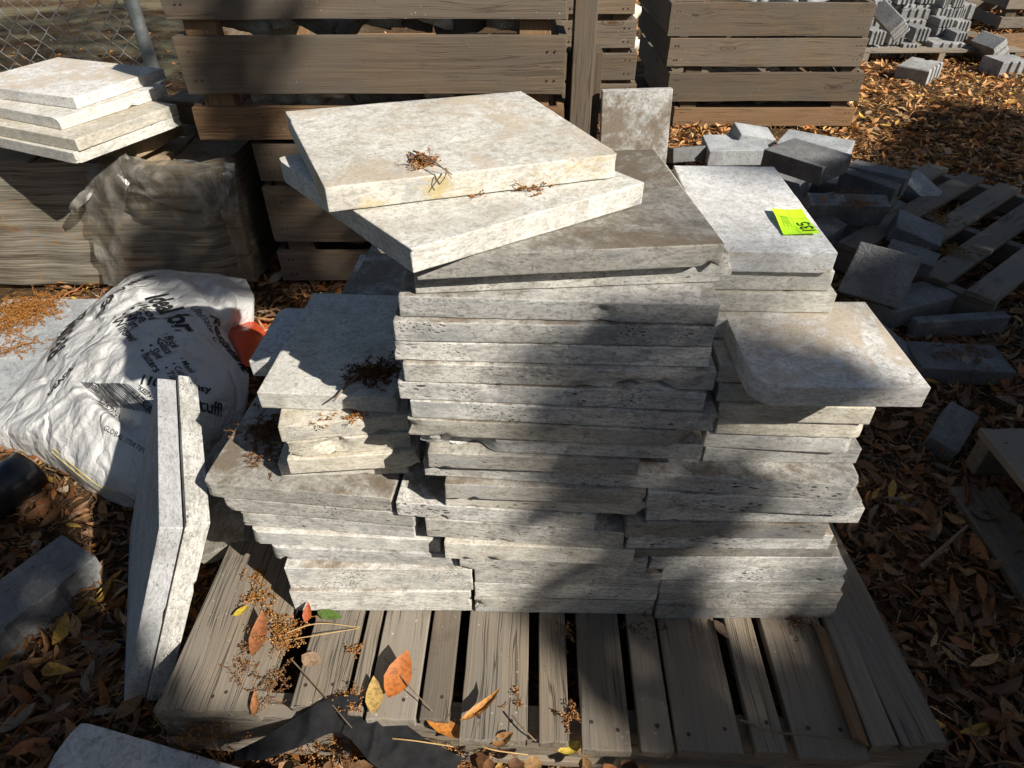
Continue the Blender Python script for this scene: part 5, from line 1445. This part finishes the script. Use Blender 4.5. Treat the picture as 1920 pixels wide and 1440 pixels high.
# twigs and long needles
def twig(pts, rad, label, mat='twig', grp='twigs and needles'):
    V, F = tube(cspline(np.array(pts), 20), np.linspace(rad, rad * .6, 20), 6)
    tag(link('twig', mesh_np('twig', V, F, M[mat], True)), label, 'twig', grp)
M['straw'] = plain('dry_needle', (.46, .30, .13), .7, .2, .2, 60)
twig([pz(1388, 1350, .003), pz(1450, 1372, .012), pz(1530, 1380, .012), pz(1600, 1390, .006)], .0022, 'long pale twig lying across the right pallet boards')
twig([U(1725, 1065, .03), U(1770, 1025, .04), U(1815, 985, .045)], .005, 'thick grey twig lying on the dark leaves at the right')
twig([pz(505, 1200, .006), pz(590, 1170, .014), pz(675, 1176, .004)], .0011, 'long straw needle arching over the left boards', 'straw')
twig([pz(510, 1205, .005), pz(600, 1190, .012), pz(672, 1178, .004)], .0010, 'second straw needle lying under the arching one', 'straw')
twig([pz(545, 1235, .004), pz(600, 1295, .006), pz(660, 1365, .004)], .0012, 'thin twig slanting down the second left board')
twig([pz(720, 1232, .006), pz(770, 1290, .02), pz(812, 1335, .006)], .0012, 'thin dark stalk crossing behind the large rust red leaf')
twig([U(700, 1382, .10), U(770, 1388, .12), U(850, 1400, .10)], .0013, 'straw stalk at the near edge of the pallet', 'straw')
twig([U(880, 1385, .10), U(920, 1405, .11), U(990, 1415, .09)], .0013, 'straw stalk lying right of the bright orange leaf', 'straw')
twig([pz(960, 1340, .012), pz(985, 1370, .012), pz(1005, 1390, .004)], .0016, 'short broken twig on the fifth board end')
twig([U(300, 1380, .05), U(345, 1400, .06), U(380, 1412, .05)], .0015, 'pale twig over the near left slab')
# black landscape fabric folded at the near pallet edge
o = link('landscape_fabric', ribbon([U(440, 1418, .085), U(500, 1402, .10), U(560, 1372, .115), U(610, 1345, .13), U(650, 1335, .135), U(685, 1352, .13), U(720, 1385, .115), U(770, 1425, .09), U(840, 1470, .06)], [.012, .03, .04, .045, .05, .06, .065, .07, .08], (.1, -.45, .85), M['black_cloth'], 'landscape_fabric', 81, .012, 90, 18))
tag(o, 'torn strip of black landscape fabric folded at the near edge of the pallet', 'fabric')
# ------------------------------------------------------------------ trees outside the frame that shade the yard, some only added to block light
SU = np.cross([0, 0, 1.0], SUN); SU /= np.linalg.norm(SU); SV = np.cross(SUN, SU)
def sp(u, v, d): return SU * u + SV * v + SUN * d
def in_poly(poly, x, y):
    c = np.zeros(len(x), bool); j = len(poly) - 1
    for i in range(len(poly)):
        (xi, yi), (xj, yj) = poly[i], poly[j]
        c ^= ((yi > y) != (yj > y)) & (x < (xj - xi) * (y - yi) / (yj - yi + 1e-9) + xi); j = i
    return c
rt = np.random.RandomState(5)
def crown(poly, cover, d0, d1, size=(.07, .12), thin=None, gap=.0):
    """Leaf positions filling a crown outline; cover = mean leaf layers."""
    P = np.array(poly); lo, hi = P.min(0), P.max(0)
    n = int((hi - lo).prod() * cover / (.0026))
    u = rt.uniform(lo[0], hi[0], n); v = rt.uniform(lo[1], hi[1], n)
    wob = .022
    uu = u + wob * vnoise(np.stack([u * 6, v * 6, 0 * u], 1), 61) + .02 * vnoise(np.stack([u * 20, v * 20, 0 * u], 1), 62)
    vv = v + wob * vnoise(np.stack([u * 6, v * 6, 0 * u + 9], 1), 63) + .02 * vnoise(np.stack([u * 20, v * 20, 0 * u + 9], 1), 64)
    k = in_poly(poly, uu, vv)
    if gap: k &= vnoise(np.stack([u * 7, v * 7, 0 * u + 3], 1), 65) < gap
    if thin is not None: k &= rt.rand(n) < thin(u, v)
    u, v = u[k], v[k]; d = rt.uniform(d0, d1, len(u))
    return SU[None] * u[:, None] + SV[None] * v[:, None] + SUN[None] * d[:, None]
def tree(label, trunk, limbs, leaves, r0, cols):
    base = trunk[0]
    e = tag(empty('shade_tree', (base[0], base[1], 0)), label, 'tree', 'trees shading the yard from beside the camera')
    mb = MB()
    def path(pts, ra, rb):
        p = cspline(np.array(pts), 22); p[1:-1] += .03 * np.stack([vnoise(p[1:-1] * 2, 1), vnoise(p[1:-1] * 2, 2), vnoise(p[1:-1] * 2, 3)], 1)
        mb.add(*tube(p, np.linspace(ra, rb, 22), 9))
    path(trunk, r0, r0 * .45)
    for l_, ra in limbs: path(l_, ra, ra * .35)
    child(link('trunk', mb.mesh('trunk', M['bark'], True)), e)
    L = np.concatenate(leaves); n = len(L)
    c = np.array([(.05, .09, .02), (.065, .105, .028), (.045, .075, .02), (.10, .10, .03)])[rt.randint(4, size=n)]
    sz = rt.uniform(.07, .12, n)
    V, F, Cc = leaf_arrays(L, rt.uniform(0, 6.28, n), sz, sz * .45, rt.normal(0, .7, n), rt.normal(0, .7, n), rt.uniform(-.1, .1, n), rt.uniform(0, .5, n), c, np.zeros(n))
    m2 = MB(); m2.add(V, F, Cc)
    o = child(link('crown', m2.mesh('crown', M['grass'])), e); o['kind'] = 'stuff'
    return e
Rp = [(.52, .40), (.508, .73), (.62, .75), (.73, .66), (.84, .62), (.92, .22), (1.7, .10), (2.05, .30), (2.2, .30), (2.45, .56), (2.8, .46), (3.3, .34), (4.8, .31), (4.8, -.9), (.95, -.9), (.8, -.3), (.42, .12)]
def thinR(u, v):
    t_ = np.ones_like(u)
    t_ = np.where((v > .09) & (u > .69) & (u < 1.02), 0, t_)
    t_ = np.where(((u - .655) / .06) ** 2 + ((v - .505) / .03) ** 2 < 1, 0, t_)
    return t_
g0 = lambda u, d: sp(u, -SUN[2] * d / SV[2], d)          # the ground point on that line of sight
tree('broad leafed tree shading the right of the yard', [g0(1.7, 5.2), sp(1.7, -1.6, 5.3), sp(1.75, -.5, 5.5), sp(1.8, .1, 5.7)],
     [([sp(1.7, -1.2, 5.3), sp(1.2, -.4, 5.5), sp(.85, .2, 5.6)], .05), ([sp(1.75, -.6, 5.5), sp(2.4, -.1, 5.7), sp(2.6, .4, 5.9)], .06), ([sp(1.75, -.8, 5.5), sp(3.0, -.3, 5.8), sp(4.3, .1, 6)], .06)],
     [crown(Rp, 9.0, 5.0, 6.4, thin=thinR)], .16, None)
Cp = [(-.75, .05), (.05, .25), (.09, .36), (.105, .48), (.085, .58), (.11, .66), (.155, .76), (.19, .90), (.1, 1.0), (-.3, 1.05), (-.8, .95)]  # added tree stands in for the person at the camera casting this shadow
tree('added unseen tree standing in for the person shading the near left ground', [g0(-1.1, 5.0), sp(-1.1, -1.5, 5.0), sp(-.95, -.3, 5.0), sp(-.7, .5, 5.0)],
     [([sp(-1.0, -.6, 5.0), sp(-.6, .1, 4.9), sp(-.1, .55, 4.9)], .04)], [crown(Cp, 9, 4.5, 5.3)], .10, None)
Dp = [(.68, 1.1), (.9, 1.08), (1.18, .96), (1.38, .93), (1.38, 1.22), (1.22, 1.32), (1.12, 1.45), (.85, 1.48), (.70, 1.3)]
Ep = [(1.0, 1.47), (1.22, 1.45), (1.26, 1.85), (1.02, 1.9)]
Fp = [(1.0, 2.1), (2.2, 1.9), (3.6, 2.8), (3.6, 4.6), (1.0, 4.6)]
tree('tall tree whose crown dapples the crates and the fence', [g0(1.08, 6.6), sp(1.08, -1.5, 6.7), sp(1.06, .0, 6.8), sp(1.04, 1.2, 6.9), sp(1.25, 2.4, 7.0), sp(1.6, 3.4, 7.0)],
     [([sp(1.06, .9, 6.9), sp(.9, 1.15, 6.9), sp(.75, 1.3, 6.9)], .03), ([sp(1.3, 2.4, 7), sp(2.0, 2.8, 7), sp(2.8, 3.4, 7.1)], .05)],
     [crown(Dp, 5.0, 6.3, 7.3), crown(Ep, 2.2, 6.3, 7.3), crown([(.67, .07), (1.03, .05), (1.03, .8), (.67, .84)], 1.0, 9.0, 10.0), crown(Fp, 2.0, 6.3, 7.8)], .075, None)

def ball(c, r, n, flat=.7):
    q = rt.normal(0, 1, (n, 3)); q /= np.linalg.norm(q, axis=1)[:, None]
    q *= (rt.rand(n) ** .4)[:, None] * r; q[:, 2] *= flat
    return np.array(c) + q + .25 * np.stack([vnoise(q * 2, 5), vnoise(q * 2, 6), vnoise(q * 2, 7)], 1)
tree('spreading tree added unseen behind the camera, its limbs blocking sky over the stacks', [(-2.7, -1.3, 0), (-2.75, -1.35, 1.6), (-2.6, -1.2, 3.2), (-2.3, -.9, 4.6)],
     [([(-2.6, -1.2, 3.4), (-1.4, -.4, 4.7), (.1, .4, 5.2)], .07), ([(-2.6, -1.2, 3.0), (-3.2, -2.0, 4.2), (-3.4, -2.6, 5.0)], .07)],
     [ball((.1, .5, 5.3), 1.5, 5200, .4), ball((-2.8, -1.9, 4.7), 1.9, 5200)], .15, None)  # tree added to block overhead sky and darken the shaded tops

for (x_, y_, r_, h_, lab) in ((2.95, .85, .95, 1.7, 'dense shrub right of the yard, unseen, to block sky light'), (2.7, -.2, .95, 1.8, 'dense shrub right of the camera, unseen, to block sky light'), (2.2, -1.4, .95, 1.9, 'dense shrub behind the camera on the right, unseen, to block sky light'),
                              (.9, -2.0, .9, 1.8, 'dense shrub straight behind the camera, unseen, to block sky light'), (-.7, -2.0, .9, 1.8, 'dense shrub behind the camera on the left, unseen, to block sky light'), (-2.3, .1, .8, 1.3, 'low dense shrub left of the yard, unseen, to block sky light')):
    n_ = 2600  # shrubs added out of view to deepen the shade by blocking low sky
    q_ = rt.normal(0, 1, (n_, 3)); q_ /= np.linalg.norm(q_, axis=1)[:, None]; q_ *= (rt.rand(n_) ** .33)[:, None]
    pts_ = np.array([x_, y_, h_ * .5]) + q_ * np.array([r_, r_, h_ * .5]) * (1 + .15 * vnoise(q_ * 2.5, 12))[:, None]
    pts_[:, 2] = np.maximum(pts_[:, 2], .03)
    o = tree(lab, [(x_, y_, 0), (x_ + .03, y_, h_ * .3), (x_, y_ + .04, h_ * .6), (x_, y_, h_ * .85)], [([(x_, y_, h_ * .25), (x_ + r_ * .4, y_, h_ * .6), (x_ + r_ * .7, y_, h_ * .7)], .02), ([(x_, y_, h_ * .25), (x_ - r_ * .4, y_ + .1, h_ * .6), (x_ - r_ * .6, y_, h_ * .75)], .02)], [pts_], .04, None)
    o.name = 'added_shrub'; o['category'] = 'added_shrub'; o['group'] = 'unseen shrubs added to block sky light'
